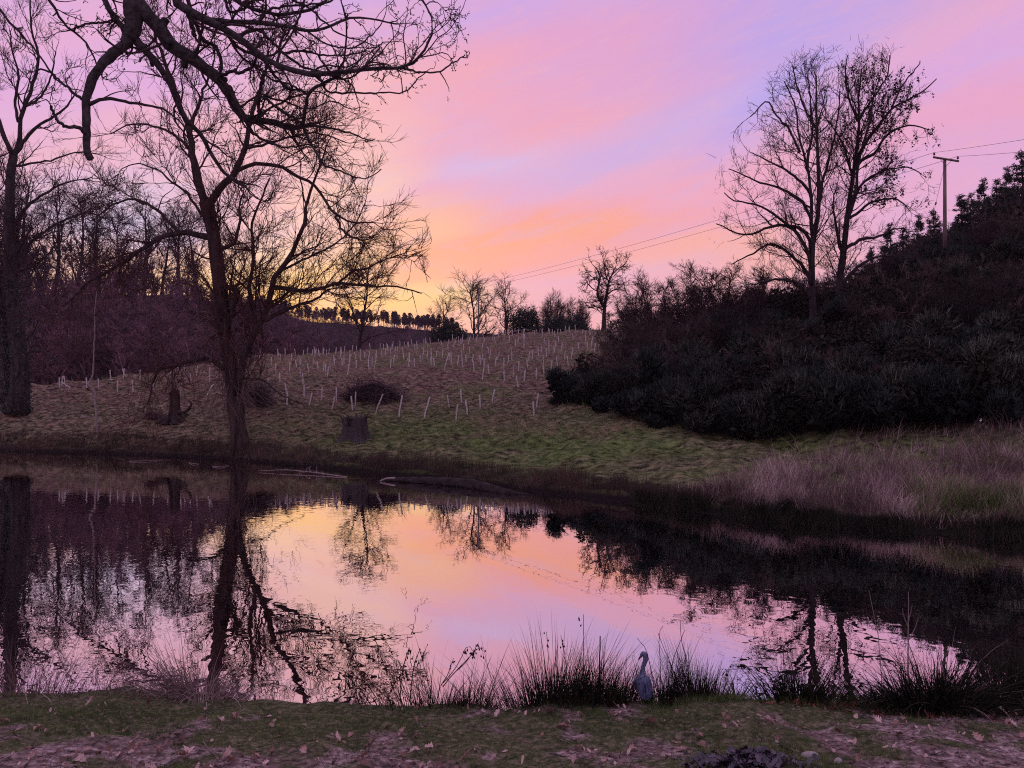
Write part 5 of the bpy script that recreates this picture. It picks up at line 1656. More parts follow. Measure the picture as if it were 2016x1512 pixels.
root = thing('floating_branch', 'thin pale branch lying on the water right of the willow foot', 'branch', q[0])
obj('stem', tubemesh('branch_stem', [((q - q[0])[None], np.interp(np.linspace(0, 1, 16), [0, .5, 1], [.012, .02, .03])[None], 6)], M_pale, cap=True), root)
a, b_ = grow(q[4:12] - q[0], rq.normal(0, 1, (8, 3)) * np.array([1, .6, .4]), rq.uniform(.3, .9, 8), np.full(8, .014), 5, .2, (0, 0, -.02), .4, rq)
obj('twigs', tubemesh('branch_twigs', [(a, b_, 4)], M_pale), root)
for x0, y0, x1, y1, lab in ((255, 908, 322, 905, 'thin pale stick floating left of the willow reflection'), (372, 911, 392, 913, 'short pale stick floating left of the willow foot'), (418, 918, 450, 917, 'thin pale stick floating below the willow foot')):
    p = np.array([wpt(x0, y0, .02), wpt((x0 + x1) / 2, (y0 + y1) / 2 + .6, .05), wpt(x1, y1, .01)])
    o = obj('floating_stick', tubemesh('stick', [((catmull(p, 8) - p[0])[None], np.linspace(.018, .010, 8)[None], 6)], M_pale, cap=True), loc=p[0], label=lab, category='stick')

# birch sapling on the left bank
sb = ground_at(190, 850); Ys = sb[1]
sap = [(191, 853), (190, 825), (188, 800), (187, 775), (182, 765), (174, 757), (180, 745), (184, 720), (185, 690), (186, 655), (187, 610), (190, 570)]
p, r = limb(sap, Ys, 4.2, 1.6, 0, .2, 26, .015, rq)
root = thing('birch_sapling', 'thin crooked pale birch sapling on the left part of the far bank', 'sapling', sb)
obj('trunk', tubemesh('sapling_trunk', [((p - sb)[None], r[None], 6)], M_pale), root)
p2, r2 = limb([(188, 823), (175, 821), (160, 820), (152, 817)], Ys, 2.2, 1.2, 0, -.3, 8, .01, rq)
obj('limb', tubemesh('sapling_limb', [((p2 - sb)[None], r2[None], 5)], M_pale), root)
its = grow_levels(p[None, 8:], r[None, 8:], [dict(dens=2.2, t0=.1, ang=(20, 50), lf=.25, lmin=.5, lmax=1.6, rf=.5, rmin=.012, rmax=.02, K=5, wob=.15, trop=(0, 0, -.02)),
                                         dict(dens=2.0, t0=.1, ang=(20, 50), lf=.5, lmin=.3, lmax=.9, rf=.6, rmin=.008, rmax=.01, K=4, wob=.15, trop=(0, 0, -.12))], rq)
obj('crown', tubemesh('sapling_twigs', [(a - sb, b_, s) for a, b_, s in its], M_ttwig), root)

# ------------------------------------------------------------------ power line
def pole(name_label, px, Y, top, arm_px, dy, seed):
    b = tpos(px, Y, .3)
    zt = EYE + (HY - top) / F * Y
    root = thing('utility_pole', name_label, 'utility pole', b)
    h = zt - b[2]
    obj('post', tubemesh('pole_post', [(np.array([[(0, 0, 0), (.01, 0, h * .5), (0, 0, h)]]), np.array([[.17, .15, .125]]), 14)], M_pole, cap=True), root)
    ha = arm_px / 2 / F * Y
    sl = dy / 2 / F * Y
    ang = math.atan2(sl, ha)
    cv = np.array([(-1, -.07, -.07), (1, -.07, -.07), (1, .07, -.07), (-1, .07, -.07), (-1, -.07, .07), (1, -.07, .07), (1, .07, .07), (-1, .07, .07)], float)
    cv[:, 0] *= ha; cv[:, 1] -= .19
    cv[:, 2] -= cv[:, 0] * math.tan(ang)
    cv[:, 2] += h - .12
    obj('crossarm', mkmesh('pole_crossarm', cv, [np.array([[0, 3, 2, 1], [4, 5, 6, 7], [0, 1, 5, 4], [1, 2, 6, 5], [2, 3, 7, 6], [3, 0, 4, 7]])], M_pole), root)
    tips = []
    for s_ in (-1, 1):
        x = s_ * ha * .93; z0 = h - .05 - x * math.tan(ang)
        prof = [(-.02, .02), (.12, .02), (.13, .09), (.17, .10), (.20, .06), (.23, .09), (.27, .085), (.30, .05), (.34, .05), (.36, .02)]
        P_ = np.array([[(x, -.19, z0 + a) for a, _ in prof]])
        obj('insulator', tubemesh('pole_insulator', [(P_, np.array([[b for _, b in prof]]), 12)], M_insul, cap=True), root)
        tips.append(b + np.array([x, -.19, z0 + .34]))
    for s_ in (-1, 1):
        P_ = np.array([[(0, -.17, h - .75), (s_ * ha * .45, -.19, h - .16 - s_ * ha * .45 * math.tan(ang))]])
        obj('brace', tubemesh('pole_brace', [(P_, np.array([[.018, .018]]), 5)], M_iron), root)
    return b, h, tips


b1, h1, t1 = pole('near wooden utility pole with tilted crossarm on the right-hand hill', 1860, 67, 312, 50, 8, 1)
b2, h2, t2 = pole('far wooden utility pole standing on the planted ridge in the middle', 942, 143, 567, 26, 2, 2)


def wire(a, b, sag, label, r):
    t = np.linspace(0, 1, 30)[:, None]
    P = a * (1 - t) + b * t - np.array([0, 0, 1]) * (4 * sag * t * (1 - t))
    obj('overhead_wire', tubemesh('wire', [((P - a)[None], np.full((1, 30), r), 4)], M_wire), loc=a, label=label, category='wire')


wire(t2[0], t1[0], .7, 'upper overhead wire between the two utility poles', .017)
wire(t2[1], t1[1], .7, 'lower overhead wire between the two utility poles', .017)
e1 = at(2030, 268, 50); e2 = at(2030, 293, 50)
wire(t1[0], t1[0] + (e1 - t1[0]) * 2.2, .15, 'upper overhead wire running off to the right edge', .013)
wire(t1[1], t1[1] + (e2 - t1[1]) * 2.2, .15, 'lower overhead wire running off to the right edge', .013)
a = b1 + np.array([0, 0, h1 - .6]); b_ = at(1826, 470, 64)
root = thing('stay_wire', 'slanting stay wire with a small insulator left of the near pole', 'wire', b_)
obj('wire', tubemesh('stay_line', [(np.array([[a - b_, (a - b_) * .5, (0, 0, 0)]]), np.full((1, 3), .014), 4)], M_wire), root)
pm_ = (a - b_) * .47; dn = norm(a - b_)
obj('insulator', tubemesh('stay_insulator', [(np.array([[pm_ - dn * .16, pm_ - dn * .08, pm_, pm_ + dn * .08, pm_ + dn * .16]]), np.array([[.03, .08, .06, .08, .03]]), 8)], M_insul, cap=True), root)

# rail fence on the ridge
root = thing('rail_fence', 'short pale rail fence on the ridge in front of the round evergreen', 'fence', tpos(1020, 143))
fo = np.array(root.location)
for px in (990, 1004, 1018, 1032, 1048, 1066):
    p = tpos(px, 143.5)
    obj('post', tubemesh('fence_post', [(np.array([[p - fo - np.array([0, 0, .2]), p - fo + np.array([0, 0, 1.15])]]), np.full((1, 2), .07), 5)], M_pole, cap=True), root)
for dz in (.5, 1.05):
    p = np.array([tpos(x, 143.35) - fo + np.array([0, 0, dz]) for x in (988, 1004, 1018, 1032, 1048)])
    obj('rail', tubemesh('fence_rail', [(p[None], np.full((1, 5), .055), 5)], M_pale, cap=True), root)

# white scrap caught in the bush
p = at(1931, 827, 34.6)
V_, Fc, nv = leafcards(np.array([p * 0, p * 0 + .03, p * 0 - .03]), np.array([.16, .14, .12]), rq)
obj('white_scrap', mkmesh('scrap', V_, Fc, M_white), loc=p, label='tiny white plastic scrap caught in the dark bush near the right edge', category='litter')

# ------------------------------------------------------------------ near bank planting
rb = np.random.default_rng(33)
# short turf
n = 150000
x = rb.uniform(-8.5, 8.5, n); d = rb.uniform(.0, 3.0, n) ** 1.0
y = edge_y(x) - d
k = (rb.uniform(0, 1, n) > bare_mask(x, y) * 1.03) & (np.abs(x) < y * .78)
x, y = x[k], y[k]; n = len(x)
g_ = fbm(x, y, 1.1, 3, 51)
hgt = np.clip(.036 + .05 * g_ + .03 * fbm(x, y, 4.5, 2, 53) + rb.normal(0, .012, n), .01, .13)
bladeobj('near_turf', np.stack([x, y, bank_z(x, y) - .004], -1), hgt, np.full(n, .0045), np.abs(rb.normal(.5, .35, n)), rb.uniform(0, 1.0, n), M_grass, 2,
         np.clip(.33 + .5 * fbm(x, y, .8, 3, 52) + .7 * fbm(x, y, 5, 2, 54) + rb.normal(0, .16, n), 0, 1), rb, kind='stuff', label='short mossy turf covering the near bank', category='grass')
# longer grass on the bank edge to the right and over the mound
n = 11000
x = np.concatenate([rb.uniform(1.5, 8.0, n // 2), rb.normal(2.25, .25, n // 4), rb.uniform(3.2, 6.5, n // 4)]); n = len(x)
d = np.abs(rb.normal(.12, .16, n)); y = edge_y(x) - d
bladeobj('edge_grass', np.stack([x, y, bank_z(x, y) - .005], -1), rb.uniform(.04, .15, n), np.full(n, .006), np.abs(rb.normal(.3, .3, n)), rb.uniform(.2, 1.2, n), M_grass, 3,
         np.clip(rb.normal(.4, .2, n), 0, 1), rb, kind='stuff', label='longer soft grass on the edge of the near bank', category='grass')


def clump(name, label, px, py, n, rad, h0, h1, wd, m, lean, bend, K=5, tb=.35, ts=.2, dx=1.0, dy=.5, cat='rush clump', fan=1.0, parts=None):
    b = bank_pt(px, py)
    if m is M_rush and n > 60:
        n = int(n * 2.5); wd = wd * 1.3
    off = rb.normal(0, 1, (n, 2)) * rad * np.array([dx, dy])
    x = b[0] + off[:, 0]; y = b[1] + off[:, 1]
    e = edge_y(x)
    y = np.minimum(y, e + .10)
    hp = bank_pt(1265, 1376)
    nearh = np.abs(x - hp[0]) < .19
    y = np.where(nearh & (cat == 'rush clump'), np.maximum(y, hp[1] + .17), y)
    z = np.maximum(bank_z(x, y, False), .0) - .01
    az = np.arctan2(off[:, 1] + rb.normal(0, rad * .5, n), off[:, 0] * fan + rb.normal(0, rad * .4, n))
    ln = np.abs(rb.normal(0, lean, n)) + .25 * np.abs(off[:, 0]) / max(rad, .01) * lean
    P0 = np.stack([x - b[0], y - b[1], z - b[2]], -1)
    root = thing(name, label, cat, b)
    H_ = h0 + (h1 - h0) * rb.uniform(0, 1, n) ** 1.7
    H_ *= np.clip(1 + 1.2 * fbm(x, y * 2, 3.0, 2, 61), .55, 1.4)
    bd = rb.uniform(0, bend, n); br_ = rb.random(n) < .14
    bd = np.where(br_, rb.uniform(1.2, 2.6, n), bd); ln = np.where(br_, ln + rb.uniform(0, .5, n), ln)
    tt = np.clip(rb.normal(tb, ts, n) + br_ * .45, 0, 1)
    bladeobj('blades', P0, H_, wd * rb.uniform(.6, 1.35, n), ln, bd, m, K, tt, rb, az=az, parent=root, kind='stuff')
    return root, b


clump('rush_clump', 'thin open clump of dark rushes at the near water edge, left of centre', 855, 1378, 130, .24, .25, .75, .006, M_rush, .26, .5, dx=1.5)
clump('rush_clump', 'sparse rushes fanning right beside the drooping seed heads', 925, 1378, 90, .18, .25, .62, .006, M_rush, .3, .4, dx=1.1)
clump('rush_clump', 'big spiky fan of dark rushes at the near water edge in the middle', 1090, 1380, 430, .26, .4, .95, .0065, M_rush, .32, .35, dx=1.3)
clump('rush_clump', 'middle of the dense rushes, between the big fan and the heron', 1178, 1376, 300, .24, .25, .72, .006, M_rush, .2, .4, tb=.45, dx=1.2)
clump('rush_clump', 'short rushes close to the heron on its left', 1222, 1372, 120, .10, .25, .65, .006, M_rush, .18, .4)
clump('rush_clump', 'dense dark rushes close to the heron on its right', 1305, 1368, 210, .13, .25, .68, .006, M_rush, .16, .4, tb=.45)
clump('rush_clump', 'twiggy dark rushes right of the heron, by the grassy hump', 1370, 1366, 240, .16, .3, .7, .006, M_rush, .2, .5, tb=.5)
clump('iris_clump', 'low blue-green iris-like blades right of the grassy hump', 1450, 1368, 26, .05, .15, .34, .022, M_grass, .35, .5, tb=.2, ts=.1, cat='plant')
clump('rush_clump', 'loose bluish blades at the near edge below the ash reflections', 1575, 1378, 260, .22, .2, .6, .012, M_rush, .4, .9, tb=.4)
clump('sedge_tussock', 'large dark arching sedge tussock at the near edge on the right', 1835, 1372, 900, .34, .3, .75, .012, M_rush, .55, 1.2, tb=.3, cat='sedge tussock')
clump('straw_sedge', 'bent straw blades lying over the top of the dark sedge tussock', 1850, 1368, 130, .22, .5, .8, .012, M_straw, .6, 1.3, tb=.5, cat='sedge tussock')
clump('reed_clump', 'thin upright grey reeds at the right edge of the near bank', 1985, 1380, 380, .30, .3, .85, .010, M_rush, .22, .6, tb=.5, cat='reeds')
clump('straw_tussock', 'collapsed tussock of pale straw grass on the near left edge', 395, 1372, 900, .19, .38, .80, .009, M_straw, .55, 1.4, tb=.62, cat='grass tussock', dx=1.4)
clump('dead_reeds', 'thin dead reddish stems at the near left corner of the water', 40, 1370, 420, .38, .3, .85, .007, M_straw, .35, .9, tb=.35, cat='reeds', dx=1.3)
clump('dead_reeds', 'sparse dead stems between the left corner and the straw tussock', 215, 1370, 150, .32, .15, .4, .006, M_straw, .4, .9, tb=.35, cat='reeds', dx=1.3)


# stalks with seed heads
def stalks(name, label, px, py, defs, m=M_dock, cat='seed stalks'):
    b = bank_pt(px, py)
    root = thing(name, label, cat, b)
    for pts, w0, w1, heads in defs:
        p, r = limb(pts, b[1], w0, w1, 0, -.05, 12, .002, rb)
        p = p - b
        st = obj('stalk', tubemesh('stalk', [(p[None], r[None], 5)], m), root)
        if heads:
            tip = np.concatenate([p[-4:], p[-3:] + rb.normal(0, .02, (3, 3))])
            n_ = heads
            q0 = tip[rb.integers(0, len(tip), n_)] + rb.normal(0, .012, (n_, 3))
            q1 = q0 + np.array([0, 0, -1]) * rb.uniform(.01, .045, (n_, 1)) + rb.normal(0, .008, (n_, 3))
            P = np.stack([q0, (q0 + q1) / 2, q1, q1 - np.array([0, 0, .016])], 1)
            obj('seed_head', tubemesh('seed_head', [(P, np.tile([.0015, .0018, .011, .003], (n_, 1)), 5)], m), st, kind='stuff')
    return root


stalks('seed_stalks', 'dark stalks with drooping seed heads leaning right over the open water', 880, 1372, [
    ([(872, 1352), (892, 1328), (915, 1303), (938, 1280), (944, 1275), (952, 1283)], 2.3, 1.2, 12),
    ([(872, 1345), (895, 1318), (908, 1295), (918, 1275), (925, 1272), (930, 1282)], 1.9, 1.1, 9),
    ([(900, 1320), (915, 1306), (930, 1286), (940, 1268)], 1.8, 1.2, 4),
    ([(868, 1350), (880, 1330), (888, 1310), (893, 1296)], 2, 1.2, 4)])
stalks('seed_stalks', 'pair of upright stalks with round dark seed heads left of the leaning ones', 800, 1376, [
    ([(788, 1376), (790, 1340), (796, 1305), (806, 1275)], 2.6, 1.6, 10),
    ([(808, 1376), (812, 1330), (820, 1295), (828, 1278)], 2.6, 1.6, 10)])
stalks('dead_reed', 'straight dead stems sticking up out of the middle rushes', 1180, 1376, [
    ([(1182, 1376), (1180, 1320), (1182, 1252)], 3.2, 2.4, 0),
    ([(1149, 1376), (1149, 1300), (1149, 1210)], 1.8, 1.0, 3),
    ([(1120, 1376), (1113, 1300), (1104, 1250)], 1.8, 1.0, 5),
    ([(1085, 1376), (1080, 1300), (1076, 1244)], 1.6, .9, 4)], cat='dead stems')
stalks('thorny_twigs', 'thin crossing bare twigs rising beside the heron on its right', 1310, 1370, [
    ([(1290, 1370), (1282, 1320), (1272, 1280), (1254, 1256)], 1.8, 1.0, 0),
    ([(1300, 1370), (1300, 1310), (1298, 1250), (1306, 1232)], 2.0, 1.0, 0),
    ([(1310, 1370), (1325, 1300), (1340, 1260), (1348, 1240)], 1.8, 1.0, 0),
    ([(1340, 1370), (1322, 1310), (1305, 1272), (1296, 1246)], 1.6, .9, 0),
    ([(1360, 1370), (1352, 1300), (1342, 1262), (1340, 1222)], 1.8, 1.0, 0)], cat='twigs')
stalks('branched_weed', 'pale branched dead weed standing above the dark sedge tussock', 1790, 1376, [
    ([(1790, 1376), (1788, 1300), (1788, 1240), (1789, 1165)], 4.0, 1.2, 0),
    ([(1788, 1262), (1800, 1240), (1808, 1218)], 2.2, 1.2, 0),
    ([(1788, 1235), (1780, 1215), (1776, 1198)], 2.2, 1.2, 0),
    ([(1788, 1225), (1793, 1205), (1796, 1192)], 2.0, 1.1, 0)], m=M_pale, cat='weed')
stalks('lone_stem', 'single thin stem leaning left over the dark reflection', 1735, 1372, [
    ([(1738, 1372), (1730, 1260), (1720, 1210), (1711, 1162)], 1.8, .9, 0)], m=M_pale, cat='stem')
# low leafy weeds
for px, py, n_, lab in ((1815, 1395, 40, 'small grey-green leafy weed in front of the sedge tussock'), (1895, 1385, 30, 'pale-leaved weed right of the sedge tussock'), (1660, 1384, 20, 'small leafy weed between the loose blades and the tussock')):
    b = bank_pt(px, py)
    q = rb.normal(0, .05, (n_, 3)) * np.array([1.3, .6, .8]) + np.array([0, 0, .06])
    v, f, nv = leafcards(q, rb.uniform(.03, .06, n_), rb)
    root = thing('leafy_weed', lab, 'weed', b)
    obj('leaves', mkmesh('weed_leaves', v, f, M_grass, tint=np.repeat(rb.uniform(.5, 1, n_), nv)), root, kind='stuff')
    P, R = grow(np.zeros((7, 3)), rb.normal(0, .5, (7, 3)) + np.array([0, 0, 1]), rb.uniform(.06, .14, 7), np.full(7, .0022), 5, .15, (0, 0, .05), .5, rb)
    obj('stems', tubemesh('weed_stems', [(P, R, 4)], M_rush), root)


# ------------------------------------------------------------------ fallen leaves
def oak_leaf(seed, c=.25):
    """lobed leaf, about one unit long, curled"""
    rng = np.random.default_rng(seed)
    t = np.array([-.5, -.38, -.26, -.16, -.02, .08, .2, .34, .5])
    w_ = np.array([.01, .05, .24, .13, .34, .2, .33, .22, .02]) * rng.uniform(.85, 1.15, 9)
    V_ = []
    bend = rng.uniform(-.5, .5); cu = rng.uniform(.5, 2.2) * c * 2
    for a, b in zip(t, w_):
        z = bend * a * a
        V_ += [(a, b, z + b * cu), (a, 0, z), (a, -b * rng.uniform(.8, 1.1), z + b * cu * rng.uniform(.5, 1.3))]
    Fc = []
    for i in range(8):
        o_ = i * 3
        Fc += [(o_, o_ + 1, o_ + 4, o_ + 3), (o_ + 1, o_ + 2, o_ + 5, o_ + 4)]
    return np.array(V_), np.array(Fc)


def leaf_batch(x, y, size, rng, zoff=.0, kinds=8, tilt=.35):
    n_ = len(x)
    parts = []
    tn = []
    z = bank_z(x, y)
    kk = rng.integers(0, kinds, n_)
    for k_ in range(kinds):
        v, f = oak_leaf(200 + k_)
        i = np.flatnonzero(kk == k_)
        if len(i) == 0: continue
        a = rng.uniform(0, 2 * pi, len(i)); tx = rng.normal(0, tilt, len(i)); ty = rng.normal(0, tilt, len(i))
        ca, sa = np.cos(a), np.sin(a)
        vv = v[None] * size[i][:, None, None]
        X = vv[..., 0] * ca[:, None] - vv[..., 1] * sa[:, None]
        Y2 = vv[..., 0] * sa[:, None] + vv[..., 1] * ca[:, None]
        Z = vv[..., 2] + X * tx[:, None] + Y2 * ty[:, None]
        Z = Z - Z.min(1, keepdims=True) + .002
        P = np.stack([X + x[i][:, None], Y2 + y[i][:, None], Z + z[i][:, None] + (zoff if np.isscalar(zoff) else zoff[i][:, None])], -1)
        nv = len(v)
        F2 = (f[None] + (np.arange(len(i)) * nv)[:, None, None]).reshape(-1, 4)
        parts.append((P.reshape(-1, 3), [F2], np.repeat(rng.uniform(0, 1, len(i)), nv)))
    return join(parts)


n = 8200
x = rb.uniform(-7.5, 7.5, n); d = rb.uniform(.02, 3.2, n); y = edge_y(x) - d
k = rb.uniform(0, 1, n) < (.10 + bare_mask(x, y) * .35) * np.clip(1 + 3.0 * fbm(x, y, 1.1, 3, 57), .1, 2.4)
x, y = x[k], y[k]
V_, Fc, T_ = leaf_batch(x, y, np.clip(rb.lognormal(-3.3, .5, len(x)), .015, .13), rb, tilt=.55)
T_ = np.clip(T_ ** 1.5 * 1.05, 0, 1)
obj('leaf_litter', mkmesh('leaf_litter', V_, Fc, M_leaf, tint=T_), kind='stuff', label='small fallen leaves scattered over the near bank', category='leaf litter')
n = 1500
x = rb.uniform(-7, 7, n); y = edge_y(x) - rb.uniform(.05, 3.1, n)
p0 = np.stack([x, y, bank_z(x, y) + .006], -1)
dd = rb.normal(0, 1, (n, 3)) * np.array([1, 1, .12])
a, b_ = grow(p0, dd, rb.uniform(.04, .22, n), rb.uniform(.0015, .004, n), 4, .25, (0, 0, -.02), .5, rb)
obj('twig_litter', tubemesh('twig_litter', [(a, b_, 3)], M_oak), kind='stuff', label='short dark broken twigs scattered over the near bank', category='twig litter')
# rusty drifts along the water edge
n = 900
x = np.concatenate([rb.normal((1200 - CX) / F * 9.2, .14, 260), rb.normal((1610 - CX) / F * 9.1, .35, 240), rb.uniform(-5.8, -3.2, 220), rb.uniform(3.2, 6, 180)])
d = np.concatenate([np.abs(rb.normal(.06, .05, 260)), np.abs(rb.normal(.28, .08, 240)), np.abs(rb.normal(.05, .06, 220)), np.abs(rb.normal(.45, .15, 180))])
y = edge_y(x) - d
V_, Fc, T_ = leaf_batch(x, y, rb.uniform(.02, .055, n), rb, zoff=rb.uniform(0, .025, n), tilt=.5)
obj('rusty_leaves', mkmesh('rusty_leaves', V_, Fc, M_redleaf, tint=T_), kind='stuff', label='rusty red leaf drift along the near water edge', category='leaf litter')
# the black heap of rotting leaves
hb = bank_pt(1462, 1497)
n = 900
r_ = np.abs(rb.normal(0, .26, n)); a = rb.uniform(0, 2 * pi, n)
x = hb[0] + np.cos(a) * r_ * .95; y = hb[1] - .12 + np.sin(a) * r_ * .62
V_, Fc, T_ = leaf_batch(x, y, rb.uniform(.04, .09, n), rb, zoff=np.clip(.085 * (1 - (r_ / .5) ** 2) * (1 + 1.2 * fbm(x, y, 5, 2, 9)), 0, 1) * rb.uniform(.3, 1, n), tilt=.42)
obj('rotting_leaves', mkmesh('rotting_leaves', V_ - hb, Fc, M_darkleaf, tint=T_), loc=hb, kind='stuff', label='black glossy heap of rotting leaves at the bottom of the picture', category='leaf heap')
# the larger leaves one can pick out, each a thing
LMESH = []
for i in range(8):
    v, f = oak_leaf(300 + i, .35)
    LMESH.append(mkmesh('large_leaf', v, [f], M_leaf, tint=np.full(len(v), [.35, .5, .62, .75, .85, .95, .55, .7][i])))
big_leaf = [(1110, 1437, .15, 'pale pink curled leaf, the largest on the turf below the rushes'), (70, 1492, .12, 'pink leaf at the bottom left corner'), (172, 1482, .11, 'pink leaf near the bottom, right of the corner leaf'),
            (238, 1490, .11, 'mauve leaf near the bottom left'), (158, 1500, .13, 'bright pink leaf on the bottom edge at left'), (370, 1488, .12, 'pink leaf near the bottom, below the straw tussock'),
            (8, 1425, .13, 'pink leaf touching the left edge'), (78, 1438, .10, 'coral leaf on the turf near the left edge'), (247, 1443, .07, 'small coral leaf on the turf, left quarter'),
            (534, 1433, .08, 'single pale leaf on the turf left of the seed stalks'), (590, 1394, .10, 'orange-brown leaf at the water edge, left of the rushes'), (597, 1482, .10, 'pale mauve leaf on the bare ground left of centre'),
            (815, 1482, .09, 'orange leaf on bare ground near the centre bottom'), (843, 1478, .09, 'tan leaf beside the orange one near the centre bottom'), (1340, 1480, .09, 'salmon leaf left of the black leaf heap'),
            (1244, 1478, .08, 'salmon leaf on bare ground below the heron'), (1018, 1413, .06, 'small orange leaf under the big rush fan'), (1378, 1452, .08, 'pale leaf above the black leaf heap'),
            (1925, 1457, .12, 'coral leaf on the bare ground at right'), (1640, 1483, .07, 'small tan leaf beside the pale stone'), (1470, 1396, .09, 'pink leaf at the foot of the grassy hump'),
            (1356, 1403, .13, 'long pale leaf beside the twig right of the heron'), (690, 1452, .07, 'small pale leaf midway along the turf'), (1130, 1500, .08, 'pale leaf on the bottom edge at centre'),
            (1780, 1420, .08, 'rust leaf in front of the sedge tussock'), (460, 1420, .07, 'pale leaf on the turf beside the straw tussock')]
for i, (px, py, s, lab) in enumerate(big_leaf):
    b = bank_pt(px, py)
    o = obj('fallen_leaf', LMESH[i % 8], loc=b + np.array([0, 0, .006 + .02]), label=lab, category='leaf', group='larger fallen leaves on the near bank')
    s *= 1.2
    o.scale = (s, s, s); o.rotation_euler = (rb.normal(.15, .2), rb.normal(0, .2), rb.uniform(0, 6.28))


# stones and small sticks
def stone_mesh(seed):
    rng = np.random.default_rng(seed)
    S, K = 12, 7
    rows = []
    for i in range(K):
        ph = -pi / 2 + pi * (i + .5) / K
        th = np.arange(S) / S * 2 * pi
        rr = math.cos(ph) * (1 + .12 * np.sin(th * 2 + seed) + rng.normal(0, .05, S))
        rows.append(np.stack([np.cos(th) * rr, np.sin(th) * rr * .7, math.sin(ph) * .45 + 0 * th], -1))
    idx = np.arange(K * S).reshape(K, S)
    a = idx[:-1]; b = np.roll(a, -1, 1); d = idx[1:]; c = np.roll(d, -1, 1)
    return mkmesh('stone', np.array(rows).reshape(-1, 3), [np.stack([a, b, c, d], -1).reshape(-1, 4), idx[-1][None], idx[0][::-1][None]], M_stone, True)


for i, (px, py, s, lab) in enumerate([(1594, 1490, .075, 'pale rounded stone right of the black leaf heap'), (1650, 1500, .055, 'smaller stone by the bottom edge, right of the pale one'), (1530, 1462, .03, 'tiny stone above the black leaf heap'),
                                      (1905, 1352, .05, 'pale stone among the weeds at the right water edge')]):
    b = bank_pt(px, py)
    o = obj('stone', stone_mesh(i + 1), loc=b + np.array([0, 0, s * .15]), label=lab, category='stone')
    o.scale = (s, s, s); o.rotation_euler.z = i
for pts, w_, lab in (([(1322, 1358), (1330, 1361), (1340, 1368)], 4, 'short pale stick lying in the grass right of the heron'), ([(1326, 1400), (1326, 1380), (1324, 1360)], 2, 'thin straw standing in front of the rushes right of the heron'),
                     ([(1352, 1407), (1375, 1410), (1402, 1413)], 7, 'pale piece of wood lying at the foot of the grassy hump'), ([(400, 1462), (412, 1478), (425, 1490)], 2, 'thin pale straw on the turf at lower left'),
                     ([(838, 1508), (846, 1490), (853, 1470)], 2, 'thin upright straw at the bottom edge near the centre'), ([(1690, 1402), (1750, 1399), (1800, 1397)], 3, 'long thin stick on the ground in front of the sedge tussock')):
    b = bank_pt(*pts[0])
    if abs(pts[0][0] - pts[-1][0]) > 20 or 'lying' in lab:
        P = np.array([bank_pt(*q) + np.array([0, 0, .012]) for q in pts])
    else:
        P = np.array([at(q[0], q[1], b[1]) for q in pts])
    r = w_ / 2 / F * b[1]
    obj('stick', tubemesh('stick', [((catmull(P, 8) - b)[None], np.linspace(r, r * .5, 8)[None], 6)], M_pale, cap=True), loc=b, label=lab, category='stick')


